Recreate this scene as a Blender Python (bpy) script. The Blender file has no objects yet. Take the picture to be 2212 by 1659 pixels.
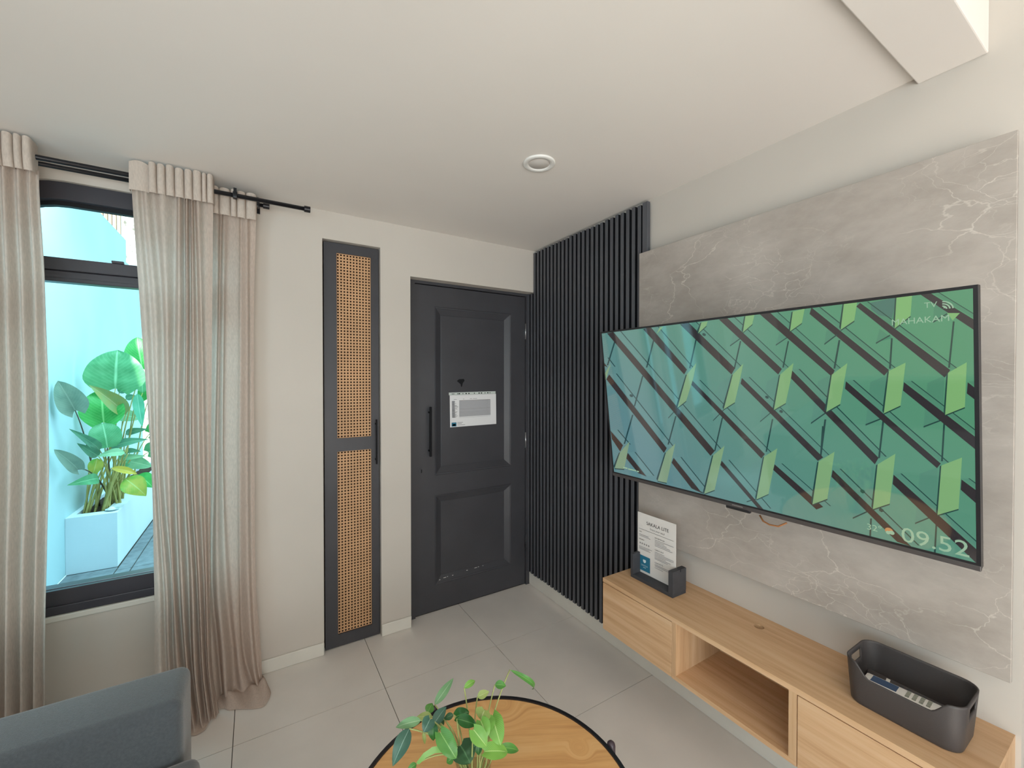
import bpy, bmesh, math, random
from mathutils import Vector, Matrix, noise
from mathutils.geometry import tessellate_polygon
random.seed(11)
S = bpy.context.scene
COL = S.collection
PI = math.pi

# ------------------------------------------------------------------ camera, sky, lights, exposure
cam_d = bpy.data.cameras.new('camera'); cam = bpy.data.objects.new('camera', cam_d); COL.objects.link(cam)
cam_d.sensor_width = 36.0; cam_d.lens = 900.5 / 2212 * 36.0
cam_d.clip_start = 0.02; cam_d.clip_end = 200
cam.location = (-1.67, -2.395, 1.46)
cam.rotation_euler = (math.radians(90 - 0.617), 0, math.radians(-31.56))
S.camera = cam

W = bpy.data.worlds.new('sky'); S.world = W; W.use_nodes = True
bg = W.node_tree.nodes['Background']
bg.inputs['Color'].default_value = (0.46, 0.86, 1.0, 1); bg.inputs['Strength'].default_value = 2.2

def area(name, loc, rot, sx, sy, power, color):
    d = bpy.data.lights.new(name, 'AREA'); d.shape = 'RECTANGLE'; d.size = sx; d.size_y = sy
    d.energy = power; d.color = color
    o = bpy.data.objects.new(name, d); COL.objects.link(o); o.location = loc; o.rotation_euler = rot
    return o
# warm fill lamp added behind the viewer, just inside an added glazed opening
area('rear_fill', (-1.75, -4.85, 0.95), (math.radians(125), 0, math.radians(0)), 2.2, 1.6, 82, (1.0, 0.88, 0.815))
area('alley_fill', (-2.1, 1.15, 3.5), Vector((0, -0.50, -0.86)).to_track_quat('-Z', 'Y').to_euler(), 1.6, 1.3, 100, (0.48, 0.86, 1.0))  # lamp added above the alley to strengthen the light through the window
area('side_fill', (-4.12, -3.6, 1.25), Vector((1, 0.45, 0.1)).to_track_quat('-Z', 'Y').to_euler(), 1.6, 1.7, 30, (0.80, 0.885, 1.0))   # fill added to balance the light, with an unseen window of its own
area('overhead_fill', (-2.2, -3.5, 2.88), (0, 0, 0), 2.2, 1.6, 12, (1.0, 0.90, 0.85))  # fill added under the tall ceiling, which has no opening
sd = bpy.data.lights.new('sun', 'SUN'); sd.energy = 15.5; sd.angle = math.radians(1.5); sd.color = (1.0, 0.94, 0.88)
sun = bpy.data.objects.new('sun', sd); COL.objects.link(sun)       # high sun from behind the viewer: added so its bounce off the floor there lifts the ceiling
sun.rotation_euler = Vector((0.18, 0.70, -0.72)).to_track_quat('-Z', 'Y').to_euler()
S.view_settings.view_transform = 'Standard'; S.view_settings.look = 'None'
S.view_settings.gamma = 1.0; S.view_settings.use_curve_mapping = False
S.view_settings.exposure = 0.0

# ------------------------------------------------------------------ materials
def srgb(r, g, b):
    f = lambda c: (c / 12.92 if c <= 0.04045 else ((c + 0.055) / 1.055) ** 2.4)
    return (f(r / 255), f(g / 255), f(b / 255), 1)
MATS = {}
def mat(name, col, rough=0.5, spec=0.5, metal=0.0, noise_scale=None, noise_amt=0.0, bump=0.0, bump_scale=80, stretch=None, col2=None, detail=4, sheen=0):
    if name in MATS: return MATS[name]
    m = bpy.data.materials.new(name); m.use_nodes = True; N = m.node_tree.nodes; L = m.node_tree.links
    p = N['Principled BSDF']
    p.inputs['Base Color'].default_value = col; p.inputs['Roughness'].default_value = rough
    p.inputs['Specular IOR Level'].default_value = spec; p.inputs['Metallic'].default_value = metal
    if sheen: p.inputs['Sheen Weight'].default_value = sheen
    if noise_scale or bump:
        tc = N.new('ShaderNodeTexCoord'); mp = N.new('ShaderNodeMapping'); L.new(tc.outputs['Object'], mp.inputs['Vector'])
        if stretch: mp.inputs['Scale'].default_value = stretch
    if noise_scale:
        n = N.new('ShaderNodeTexNoise'); n.inputs['Scale'].default_value = noise_scale; n.inputs['Detail'].default_value = detail
        L.new(mp.outputs[0], n.inputs['Vector'])
        r = N.new('ShaderNodeValToRGB'); r.color_ramp.elements[0].position = 0.3; r.color_ramp.elements[1].position = 0.7
        c2 = col2 if col2 else tuple(c * (1 - noise_amt) for c in col[:3]) + (1,)
        r.color_ramp.elements[0].color = c2; r.color_ramp.elements[1].color = col
        L.new(n.outputs['Fac'], r.inputs['Fac']); L.new(r.outputs['Color'], p.inputs['Base Color'])
    if bump:
        n2 = N.new('ShaderNodeTexNoise'); n2.inputs['Scale'].default_value = bump_scale; n2.inputs['Detail'].default_value = 3
        L.new(mp.outputs[0], n2.inputs['Vector'])
        b = N.new('ShaderNodeBump'); b.inputs['Strength'].default_value = bump; b.inputs['Distance'].default_value = 0.004
        L.new(n2.outputs['Fac'], b.inputs['Height']); L.new(b.outputs['Normal'], p.inputs['Normal'])
    MATS[name] = m; return m

def wood(name, c_dark, c_mid, c_light, scale, rot=0.0, rough=0.45, figure=0.0, knots=()):
    m = bpy.data.materials.new(name); m.use_nodes = True; N = m.node_tree.nodes; L = m.node_tree.links
    p = N['Principled BSDF']; p.inputs['Roughness'].default_value = rough; p.inputs['Specular IOR Level'].default_value = 0.35
    tc = N.new('ShaderNodeTexCoord'); mp = N.new('ShaderNodeMapping')
    mp.inputs['Rotation'].default_value = (0, 0, rot); src = tc.outputs['Object']
    for (kx, ky, kz, kr, ka) in knots:      # the grain swings round each knot
        ds = N.new('ShaderNodeVectorMath'); ds.operation = 'DISTANCE'; L.new(tc.outputs['Object'], ds.inputs[0]); ds.inputs[1].default_value = (kx, ky, kz)
        mk = N.new('ShaderNodeMapRange'); mk.interpolation_type = 'SMOOTHERSTEP'; mk.inputs['From Min'].default_value = 0; mk.inputs['From Max'].default_value = kr
        mk.inputs['To Min'].default_value = ka; mk.inputs['To Max'].default_value = 0; L.new(ds.outputs['Value'], mk.inputs['Value'])
        cb = N.new('ShaderNodeCombineXYZ'); L.new(mk.outputs[0], cb.inputs['X']); L.new(mk.outputs[0], cb.inputs['Y'])
        ad = N.new('ShaderNodeVectorMath'); ad.operation = 'ADD'; L.new(src, ad.inputs[0]); L.new(cb.outputs[0], ad.inputs[1]); src = ad.outputs[0]
    L.new(src, mp.inputs['Vector'])
    mp2 = N.new('ShaderNodeMapping'); mp2.inputs['Scale'].default_value = scale; L.new(mp.outputs[0], mp2.inputs['Vector'])
    n = N.new('ShaderNodeTexNoise'); n.inputs['Scale'].default_value = 1.0; n.inputs['Detail'].default_value = 6; n.inputs['Roughness'].default_value = 0.62
    n.inputs['Distortion'].default_value = 0.25
    L.new(mp2.outputs[0], n.inputs['Vector'])
    fac = n.outputs['Fac']
    if figure:
        mp3 = N.new('ShaderNodeMapping'); mp3.inputs['Scale'].default_value = (2.2, 11, 4); L.new(mp.outputs[0], mp3.inputs['Vector'])
        n3 = N.new('ShaderNodeTexNoise'); n3.inputs['Scale'].default_value = 1.0; n3.inputs['Detail'].default_value = 1.5
        L.new(mp3.outputs[0], n3.inputs['Vector'])
        ml = N.new('ShaderNodeMath'); ml.operation = 'MULTIPLY'; ml.inputs[1].default_value = 26; L.new(n3.outputs['Fac'], ml.inputs[0])
        sn = N.new('ShaderNodeMath'); sn.operation = 'SINE'; L.new(ml.outputs[0], sn.inputs[0])
        ma = N.new('ShaderNodeMath'); ma.operation = 'MULTIPLY_ADD'; ma.inputs[1].default_value = figure; L.new(sn.outputs[0], ma.inputs[0]); L.new(fac, ma.inputs[2])
        fac = ma.outputs[0]
    r = N.new('ShaderNodeValToRGB'); e = r.color_ramp.elements
    e[0].position = 0.30; e[0].color = c_dark; e[1].position = 0.72; e[1].color = c_light
    k = e.new(0.5); k.color = c_mid
    L.new(fac, r.inputs['Fac']); L.new(r.outputs['Color'], p.inputs['Base Color'])
    b = N.new('ShaderNodeBump'); b.inputs['Strength'].default_value = 0.12; b.inputs['Distance'].default_value = 0.002
    L.new(n.outputs['Fac'], b.inputs['Height']); L.new(b.outputs['Normal'], p.inputs['Normal'])
    MATS[name] = m; return m

M_wall = mat('white_wall_paint', srgb(204, 195, 185), 0.85, 0.2, noise_scale=1.7, noise_amt=0.06, bump=0.10, bump_scale=9)
M_ceil = mat('ceiling_paint', srgb(234, 227, 220), 0.9, 0.15, noise_scale=1.1, noise_amt=0.05, bump=0.05, bump_scale=6)
M_base = mat('skirting_paint', srgb(222, 217, 207), 0.6, 0.3, noise_scale=7, noise_amt=0.08)
M_black = mat('black_door_paint', srgb(66, 65, 69), 0.42, 0.4, noise_scale=6, noise_amt=0.12, bump=0.08, bump_scale=60)
M_slat = mat('black_slat_paint', srgb(92, 92, 97), 0.5, 0.4, noise_scale=40, noise_amt=0.25, stretch=(1, 1, 0.06))
M_dark = mat('near_black', srgb(20, 20, 23), 0.7, 0.2)
M_alu = mat('black_window_aluminium', srgb(62, 60, 66), 0.35, 0.5)
M_gasket = mat('window_gasket', srgb(22, 22, 26), 0.6, 0.3)
M_metal = mat('black_rod_metal', srgb(40, 40, 44), 0.3, 0.5, 0.4)
M_chrome = mat('steel', srgb(170, 170, 172), 0.3, 0.5, 0.9)
M_tile = mat('floor_tile', srgb(230, 223, 216), 0.42, 0.4, noise_scale=3.2, noise_amt=0.11, detail=8)
M_grout = mat('grout', srgb(84, 78, 70), 0.9, 0.1)
M_white = mat('white_plastic', srgb(232, 229, 224), 0.45, 0.4)
M_plastic = mat('black_plastic', srgb(72, 67, 66), 0.45, 0.4, bump=0.15, bump_scale=500)
M_bezel = mat('television_bezel', srgb(34, 34, 37), 0.3, 0.5)
M_silver = mat('television_lower_trim', srgb(96, 92, 92), 0.35, 0.5, 0.5)
M_oak = wood('oak_veneer', srgb(194, 152, 112), srgb(211, 171, 131), srgb(219, 184, 147), (45, 2.2, 45))
M_oakv = wood('oak_veneer_upright', srgb(188, 148, 110), srgb(205, 167, 128), srgb(214, 180, 144), (45, 45, 2.2))
M_table = wood('oak_table_top', srgb(200, 146, 92), srgb(220, 168, 110), srgb(228, 182, 126), (2.5, 40, 30), rot=math.radians(28), figure=0.035, knots=((-0.924, -1.535, 0.45, 0.05, 0.045), (-1.04, -1.31, 0.45, 0.10, 0.05), (-1.38, -1.50, .45, .10, .04)))
M_sofa = mat('grey_woven_upholstery', srgb(76, 82, 87), 0.8, 0.3, noise_scale=160, noise_amt=0.25, bump=0.4, bump_scale=600, sheen=0.55)
M_paper = mat('white_paper', srgb(226, 224, 224), 0.35, 0.4)
M_card = mat('card_stock', srgb(224, 219, 214), 0.25, 0.5)
M_ink = mat('printed_ink', srgb(70, 68, 68), 0.5, 0.3)
M_inkl = mat('printed_grey_ink', srgb(140, 136, 136), 0.5, 0.3)
M_inkll = mat('printed_pale_grey', srgb(190, 189, 192), 0.5, 0.3)
M_blue = mat('printed_teal', srgb(44, 116, 144), 0.35, 0.4)
M_blue2 = mat('printed_pale_teal', srgb(112, 164, 182), 0.35, 0.4)
M_cane = mat('woven_cane', srgb(214, 164, 120), 0.55, 0.3, noise_scale=5, noise_amt=0.2, bump=0.5, bump_scale=260)
M_canev = mat('cane_strand', srgb(226, 180, 136), 0.5, 0.3, noise_scale=9, noise_amt=0.2)
M_nichedark = mat('cabinet_interior', srgb(70, 48, 34), 0.9, 0.1)
M_outwall = mat('cyan_cast_render', srgb(206, 234, 238), 0.9, 0.1, noise_scale=2.0, noise_amt=0.10, bump=0.2, bump_scale=30)  # white wall; the cyan cast of the daylight is mixed into its colour
M_pave = mat('grey_paving', srgb(142, 148, 152), 0.8, 0.2, noise_scale=14, noise_amt=0.35, bump=0.8, bump_scale=40)
M_planter = mat('pale_planter_render', srgb(232, 240, 246), 0.9, 0.1, noise_scale=3.0, noise_amt=0.06, bump=0.2, bump_scale=30)
M_soil = mat('brown_soil', srgb(92, 74, 60), 0.95, 0.1, noise_scale=40, noise_amt=0.5, bump=1, bump_scale=120)
M_batten = mat('weathered_batten', srgb(176, 150, 124), 0.8, 0.2, noise_scale=12, noise_amt=0.3, stretch=(1, 1, 0.1))
M_battenl = mat('pale_backing', srgb(236, 230, 222), 0.8, 0.2)
M_stipple = mat('stippled_render', srgb(238, 236, 228), 0.9, 0.1, noise_scale=16, col2=srgb(110, 108, 98))
M_dish = mat('clear_dish', srgb(206, 226, 224), 0.15, 0.6)

def marble():
    m = bpy.data.materials.new('taupe_marble_laminate'); m.use_nodes = True; N = m.node_tree.nodes; L = m.node_tree.links
    p = N['Principled BSDF']; p.inputs['Roughness'].default_value = 0.42; p.inputs['Specular IOR Level'].default_value = 0.4
    tc = N.new('ShaderNodeTexCoord')
    rot = N.new('ShaderNodeMapping'); rot.inputs['Rotation'].default_value = (math.radians(-28), 0, 0); rot.inputs['Scale'].default_value = (1, 0.8, 1.5)
    L.new(tc.outputs['Object'], rot.inputs['Vector'])
    n = N.new('ShaderNodeTexNoise'); n.inputs['Scale'].default_value = 3.0; n.inputs['Detail'].default_value = 9; n.inputs['Roughness'].default_value = 0.65
    L.new(rot.outputs[0], n.inputs['Vector'])
    r = N.new('ShaderNodeValToRGB'); e = r.color_ramp.elements
    e[0].position = 0.33; e[0].color = srgb(156, 146, 137); e[1].position = 0.70; e[1].color = srgb(190, 180, 171)
    L.new(n.outputs['Fac'], r.inputs['Fac'])
    # veins: distorted voronoi cell edges, broken up by a mask
    nd = N.new('ShaderNodeTexNoise'); nd.inputs['Scale'].default_value = 4.5; nd.inputs['Detail'].default_value = 7; L.new(rot.outputs[0], nd.inputs['Vector'])
    mx = N.new('ShaderNodeMix'); mx.data_type = 'RGBA'; mx.inputs['Factor'].default_value = 0.22
    L.new(rot.outputs[0], mx.inputs['A']); L.new(nd.outputs['Color'], mx.inputs['B'])
    col = r.outputs['Color']
    for sc, wd, lo, hi, seed in ((4.2, 0.008, 0.48, 0.62, 0), (8.0, 0.010, 0.47, 0.64, 5), (17.0, 0.022, 0.52, 0.70, 9)):
        v = N.new('ShaderNodeTexVoronoi'); v.feature = 'DISTANCE_TO_EDGE'; v.inputs['Scale'].default_value = sc
        L.new(mx.outputs['Result'], v.inputs['Vector'])
        vr = N.new('ShaderNodeMapRange'); vr.inputs['From Min'].default_value = 0.0; vr.inputs['From Max'].default_value = wd
        vr.inputs['To Min'].default_value = 1; vr.inputs['To Max'].default_value = 0; L.new(v.outputs['Distance'], vr.inputs['Value'])
        mk = N.new('ShaderNodeTexNoise'); mk.inputs['Scale'].default_value = 2.4; mk.inputs['Detail'].default_value = 5
        mm = N.new('ShaderNodeMapping'); mm.inputs['Location'].default_value = (seed, seed * 2, seed); L.new(tc.outputs['Object'], mm.inputs['Vector']); L.new(mm.outputs[0], mk.inputs['Vector'])
        mr = N.new('ShaderNodeMapRange'); mr.inputs['From Min'].default_value = lo; mr.inputs['From Max'].default_value = hi; L.new(mk.outputs['Fac'], mr.inputs['Value'])
        mu = N.new('ShaderNodeMath'); mu.operation = 'MULTIPLY'; L.new(vr.outputs[0], mu.inputs[0]); L.new(mr.outputs[0], mu.inputs[1])
        mu2 = N.new('ShaderNodeMath'); mu2.operation = 'MULTIPLY'; mu2.inputs[1].default_value = 0.55; L.new(mu.outputs[0], mu2.inputs[0])
        mc = N.new('ShaderNodeMix'); mc.data_type = 'RGBA'; L.new(mu2.outputs[0], mc.inputs['Factor']); L.new(col, mc.inputs['A'])
        mc.inputs['B'].default_value = srgb(226, 218, 206); col = mc.outputs['Result']
    L.new(col, p.inputs['Base Color'])
    return m
M_marble = marble()

def cloth(name, col, trans):
    m = bpy.data.materials.new(name); m.use_nodes = True; N = m.node_tree.nodes; L = m.node_tree.links
    N.remove(N['Principled BSDF']); out = N['Material Output']
    tc = N.new('ShaderNodeTexCoord'); mp = N.new('ShaderNodeMapping'); mp.inputs['Scale'].default_value = (1, 1, 0.25); L.new(tc.outputs['Object'], mp.inputs['Vector'])
    n = N.new('ShaderNodeTexNoise'); n.inputs['Scale'].default_value = 220; L.new(mp.outputs[0], n.inputs['Vector'])
    r = N.new('ShaderNodeValToRGB'); r.color_ramp.elements[0].position = 0.3; r.color_ramp.elements[1].position = 0.7
    r.color_ramp.elements[0].color = tuple(c * 0.86 for c in col[:3]) + (1,); r.color_ramp.elements[1].color = col
    L.new(n.outputs['Fac'], r.inputs['Fac'])
    d = N.new('ShaderNodeBsdfDiffuse'); t = N.new('ShaderNodeBsdfTranslucent'); x = N.new('ShaderNodeMixShader'); x.inputs[0].default_value = trans
    L.new(r.outputs[0], d.inputs['Color']); L.new(r.outputs[0], t.inputs['Color']); L.new(d.outputs[0], x.inputs[1]); L.new(t.outputs[0], x.inputs[2])
    L.new(x.outputs[0], out.inputs['Surface'])
    return m
M_linen = cloth('sheer_linen', srgb(218, 200, 187), 0.36)
M_head = cloth('double_linen_heading', srgb(216, 202, 190), 0.2)

def glass(name, tint=(1, 1, 1, 1), fres=1.45):
    m = bpy.data.materials.new(name); m.use_nodes = True; N = m.node_tree.nodes; L = m.node_tree.links
    N.remove(N['Principled BSDF']); out = N['Material Output']
    t = N.new('ShaderNodeBsdfTransparent'); t.inputs['Color'].default_value = tint
    g = N.new('ShaderNodeBsdfGlossy'); g.inputs['Roughness'].default_value = 0.02
    f0 = N.new('ShaderNodeLayerWeight'); f0.inputs['Blend'].default_value = 0.25
    f = N.new('ShaderNodeMath'); f.operation = 'MULTIPLY'; f.inputs[1].default_value = fres; L.new(f0.outputs['Facing'], f.inputs[0])
    x = N.new('ShaderNodeMixShader'); L.new(f.outputs[0], x.inputs[0]); L.new(t.outputs[0], x.inputs[1]); L.new(g.outputs[0], x.inputs[2])
    L.new(x.outputs[0], out.inputs['Surface']); return m
M_glass = glass('window_glass', (0.97, 0.99, 0.99, 1), 0.12)
M_vase = glass('vase_glass', (0.93, 0.97, 0.95, 1), 0.7)
M_water = glass('vase_water', (0.90, 0.95, 0.91, 1), 0.15)

def leafmat(name, c1, c2, vein, rough=0.4, trans=0.25):
    m = bpy.data.materials.new(name); m.use_nodes = True; N = m.node_tree.nodes; L = m.node_tree.links
    p = N['Principled BSDF']; out = N['Material Output']; p.inputs['Roughness'].default_value = rough; p.inputs['Specular IOR Level'].default_value = 0.35
    uvn = N.new('ShaderNodeUVMap'); uvn.uv_map = 'UVMap'
    sep = N.new('ShaderNodeSeparateXYZ'); L.new(uvn.outputs[0], sep.inputs[0])
    ab = N.new('ShaderNodeMath'); ab.operation = 'ABSOLUTE'; L.new(sep.outputs['X'], ab.inputs[0])
    mid = N.new('ShaderNodeMapRange'); mid.inputs['From Min'].default_value = 0.02; mid.inputs['From Max'].default_value = 0.07; mid.inputs['To Min'].default_value = 1; mid.inputs['To Max'].default_value = 0
    L.new(ab.outputs[0], mid.inputs['Value'])
    # side veins sweep forward from the midrib
    ma = N.new('ShaderNodeMath'); ma.operation = 'MULTIPLY_ADD'; ma.inputs[1].default_value = -0.45; L.new(ab.outputs[0], ma.inputs[0]); L.new(sep.outputs['Y'], ma.inputs[2])
    mf = N.new('ShaderNodeMath'); mf.operation = 'MULTIPLY'; mf.inputs[1].default_value = 75; L.new(ma.outputs[0], mf.inputs[0])
    sn = N.new('ShaderNodeMath'); sn.operation = 'SINE'; L.new(mf.outputs[0], sn.inputs[0])
    sv = N.new('ShaderNodeMapRange'); sv.inputs['From Min'].default_value = 0.2; sv.inputs['From Max'].default_value = 1; sv.inputs['To Max'].default_value = 0.15; L.new(sn.outputs[0], sv.inputs['Value'])
    mxv = N.new('ShaderNodeMath'); mxv.operation = 'MAXIMUM'; L.new(mid.outputs[0], mxv.inputs[0]); L.new(sv.outputs[0], mxv.inputs[1])
    tc = N.new('ShaderNodeTexCoord'); n = N.new('ShaderNodeTexNoise'); n.inputs['Scale'].default_value = 14; L.new(tc.outputs['Object'], n.inputs['Vector'])
    mr = N.new('ShaderNodeMapRange'); mr.inputs['From Min'].default_value = 0.35; mr.inputs['From Max'].default_value = 0.65; L.new(n.outputs['Fac'], mr.inputs['Value'])
    c = N.new('ShaderNodeMix'); c.data_type = 'RGBA'; L.new(mr.outputs[0], c.inputs['Factor']); c.inputs['A'].default_value = c1; c.inputs['B'].default_value = c2
    cv = N.new('ShaderNodeMix'); cv.data_type = 'RGBA'; L.new(mxv.outputs[0], cv.inputs['Factor']); L.new(c.outputs['Result'], cv.inputs['A']); cv.inputs['B'].default_value = vein
    L.new(cv.outputs['Result'], p.inputs['Base Color'])
    t = N.new('ShaderNodeBsdfTranslucent'); L.new(cv.outputs['Result'], t.inputs['Color'])
    x = N.new('ShaderNodeMixShader'); x.inputs[0].default_value = trans
    L.new(p.outputs[0], x.inputs[1]); L.new(t.outputs[0], x.inputs[2]); L.new(x.outputs[0], out.inputs['Surface'])
    return m
OUT_M = [leafmat('garden_leaf_' + k, srgb(*a), srgb(*b), srgb(*v)) for k, a, b, v in (
    ('mid_green', (84, 158, 104), (108, 178, 124), (150, 210, 160)), ('dusty_grey_green', (128, 152, 134), (150, 170, 150), (170, 188, 168)),
    ('bright_green', (60, 164, 74), (84, 184, 92), (150, 224, 140)), ('yellowing', (168, 168, 98), (150, 172, 110), (196, 196, 140)),
    ('deep_green', (86, 142, 112), (104, 160, 126), (140, 190, 150)), ('pale_green', (134, 190, 144), (158, 206, 158), (190, 226, 184)),
    ('yellow', (226, 200, 70), (236, 212, 96), (240, 226, 150)), ('green_and_yellow', (120, 180, 70), (196, 190, 84), (200, 214, 130)),
    ('teal_green', (92, 180, 142), (112, 196, 158), (170, 224, 196)))]
TAB_M = [leafmat('house_leaf_' + k, srgb(*a), srgb(*b), srgb(*v), 0.35, 0.2) for k, a, b, v in (
    ('green', (70, 126, 56), (88, 146, 66), (128, 176, 98)), ('light_green', (104, 158, 66), (124, 176, 78), (176, 206, 130)),
    ('olive', (140, 160, 84), (156, 172, 104), (186, 198, 140)), ('silver_green', (104, 150, 104), (124, 166, 118), (174, 200, 164)),
    ('blue_green', (58, 96, 82), (76, 116, 98), (130, 164, 150)), ('dark_green', (38, 96, 40), (52, 112, 50), (96, 150, 86)),
    ('dull_dark_green', (48, 84, 54), (60, 98, 64), (90, 130, 92)))]  # the last is a dull dark green leaf colour
M_stem = mat('green_stem', srgb(168, 176, 112), 0.5, 0.3, noise_scale=20, noise_amt=0.25)
M_stemo = mat('garden_stem', srgb(196, 184, 112), 0.6, 0.3, noise_scale=10, noise_amt=0.3)
M_stemd = mat('brown_garden_stem', srgb(112, 100, 84), 0.6, 0.3, noise_scale=10, noise_amt=0.3)

def emis(name, c0, strength, c1=None):
    m = bpy.data.materials.new(name); m.use_nodes = True; N = m.node_tree.nodes; L = m.node_tree.links
    p = N['Principled BSDF']; p.inputs['Base Color'].default_value = (0.01, 0.01, 0.01, 1); p.inputs['Roughness'].default_value = 0.045
    p.inputs['IOR'].default_value = 2.1
    p.inputs['Emission Color'].default_value = c0; p.inputs['Emission Strength'].default_value = strength * 0.88
    if c1:   # teal at lower left to green at right: picture plus painted curtain reflection
        uvn = N.new('ShaderNodeUVMap'); uvn.uv_map = 'UVMap'
        sep = N.new('ShaderNodeSeparateXYZ'); L.new(uvn.outputs[0], sep.inputs[0])
        a = N.new('ShaderNodeMath'); a.operation = 'MULTIPLY_ADD'; a.inputs[1].default_value = -0.55; L.new(sep.outputs['Y'], a.inputs[0]); L.new(sep.outputs['X'], a.inputs[2])
        mr = N.new('ShaderNodeMapRange'); mr.inputs['From Min'].default_value = -0.25; mr.inputs['From Max'].default_value = 0.85; L.new(a.outputs[0], mr.inputs['Value'])
        mx = N.new('ShaderNodeMix'); mx.data_type = 'RGBA'; mx.inputs['A'].default_value = c0; mx.inputs['B'].default_value = c1
        L.new(mr.outputs[0], mx.inputs['Factor']); L.new(mx.outputs['Result'], p.inputs['Emission Color'])
    return m
SCR_M = [emis('screen_glass_green', srgb(92, 136, 142), 1.0, srgb(82, 150, 110)), None,
         emis('screen_pale_strip', srgb(98, 142, 146), 1.0, srgb(74, 138, 104)), emis('screen_fine_line', srgb(24, 66, 72), 1.0, srgb(22, 66, 56)),
         emis('screen_dark_band', srgb(48, 42, 44), 1.0, srgb(40, 36, 40)), emis('screen_fin', srgb(128, 158, 130), 1.0, srgb(126, 182, 112)),
         emis('screen_grey_pane', srgb(70, 118, 104), 1.0), emis('screen_text', srgb(152, 188, 158), 1.0), emis('screen_icon_orange', srgb(190, 140, 90), 1.0)]
SCR_M[1] = SCR_M[0]

# ------------------------------------------------------------------ mesh helpers
def link(o): COL.objects.link(o); return o
def empty(name, loc):
    o = link(bpy.data.objects.new(name, None)); o.location = loc; o.empty_display_size = 0.05; return o
def obj(name, bm, mats, parent=None, smooth=False, uv=False):
    me = bpy.data.meshes.new(name); bmesh.ops.recalc_face_normals(bm, faces=bm.faces) if not uv else None
    bm.to_mesh(me); bm.free()
    for m in (mats if isinstance(mats, (list, tuple)) else [mats]): me.materials.append(m)
    if smooth:
        for p in me.polygons: p.use_smooth = True
        if smooth == 'auto':
            try: me.set_sharp_from_angle(angle=math.radians(35))
            except Exception: pass
    o = link(bpy.data.objects.new(name, me))
    adopt(o, parent); return o
def world_loc(o):
    v = Vector((0, 0, 0))
    while o is not None: v += o.location; o = o.parent
    return v
def adopt(o, parent):
    if parent is not None:
        o.parent = parent
        o.location = o.location - world_loc(parent)
def tag(o, label, cat, group=None):
    o['label'] = label; o['category'] = cat
    if group: o['group'] = group
    return o
def struct(o): o['kind'] = 'structure'; return o
def B(): return bmesh.new()
def box(bm, x0, x1, y0, y1, z0, z1, mi=0, bev=0.0, seg=2):
    t = bmesh.new(); r = bmesh.ops.create_cube(t, size=1)
    for v in t.verts: v.co = Vector((x0 + (v.co.x + .5) * (x1 - x0), y0 + (v.co.y + .5) * (y1 - y0), z0 + (v.co.z + .5) * (z1 - z0)))
    if bev: bmesh.ops.bevel(t, geom=list(t.edges), offset=bev, segments=seg, profile=0.5, affect='EDGES', clamp_overlap=True)
    join(bm, t, mi)
def join(bm, t, mi=None, M=None):
    vm = {v: bm.verts.new(M @ v.co if M else v.co) for v in t.verts}
    for f in t.faces:
        try:
            nf = bm.faces.new([vm[v] for v in f.verts]); nf.material_index = f.material_index if mi is None else mi; nf.smooth = f.smooth
        except ValueError: pass
    t.free()
def frame(d):
    d = d.normalized(); a = Vector((0, 0, 1)) if abs(d.z) < 0.9 else Vector((1, 0, 0))
    u = d.cross(a).normalized(); return u, d.cross(u).normalized()
def tube(bm, pts, r, seg=8, mi=0, r2=None, caps=True):
    pts = [Vector(p) for p in pts]; rings = []
    u = None
    for i, p in enumerate(pts):
        d = (pts[min(i + 1, len(pts) - 1)] - pts[max(i - 1, 0)]).normalized()
        if u is None: u, w = frame(d)
        else:
            u = (u - d * u.dot(d)).normalized(); w = d.cross(u)
        rr = r if r2 is None else r + (r2 - r) * i / (len(pts) - 1)
        rings.append([bm.verts.new(p + (u * math.cos(2 * PI * k / seg) + w * math.sin(2 * PI * k / seg)) * rr) for k in range(seg)])
    for a, b in zip(rings, rings[1:]):
        for k in range(seg):
            f = bm.faces.new((a[k], a[(k + 1) % seg], b[(k + 1) % seg], b[k])); f.material_index = mi; f.smooth = True
    if caps:
        for rg in (rings[0], rings[-1]):
            f = bm.faces.new(rg); f.material_index = mi
def cyl(bm, p0, p1, r, seg=24, mi=0, r2=None): tube(bm, [p0, p1], r, seg, mi, r2)
def lathe(bm, c, prof, seg=32, mi=0):
    rings = []
    for r, z in prof:
        rings.append([bm.verts.new((c[0] + r * math.cos(2 * PI * k / seg), c[1] + r * math.sin(2 * PI * k / seg), c[2] + z)) for k in range(seg)] if r > 1e-5 else [bm.verts.new((c[0], c[1], c[2] + z))])
    for a, b in zip(rings, rings[1:]):
        for k in range(seg):
            k2 = (k + 1) % seg
            va = [a[k], a[k2]] if len(a) > 1 else [a[0]]; vb = [b[k2], b[k]] if len(b) > 1 else [b[0]]
            if len(va) + len(vb) >= 3:
                f = bm.faces.new(va + vb); f.material_index = mi; f.smooth = True
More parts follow.
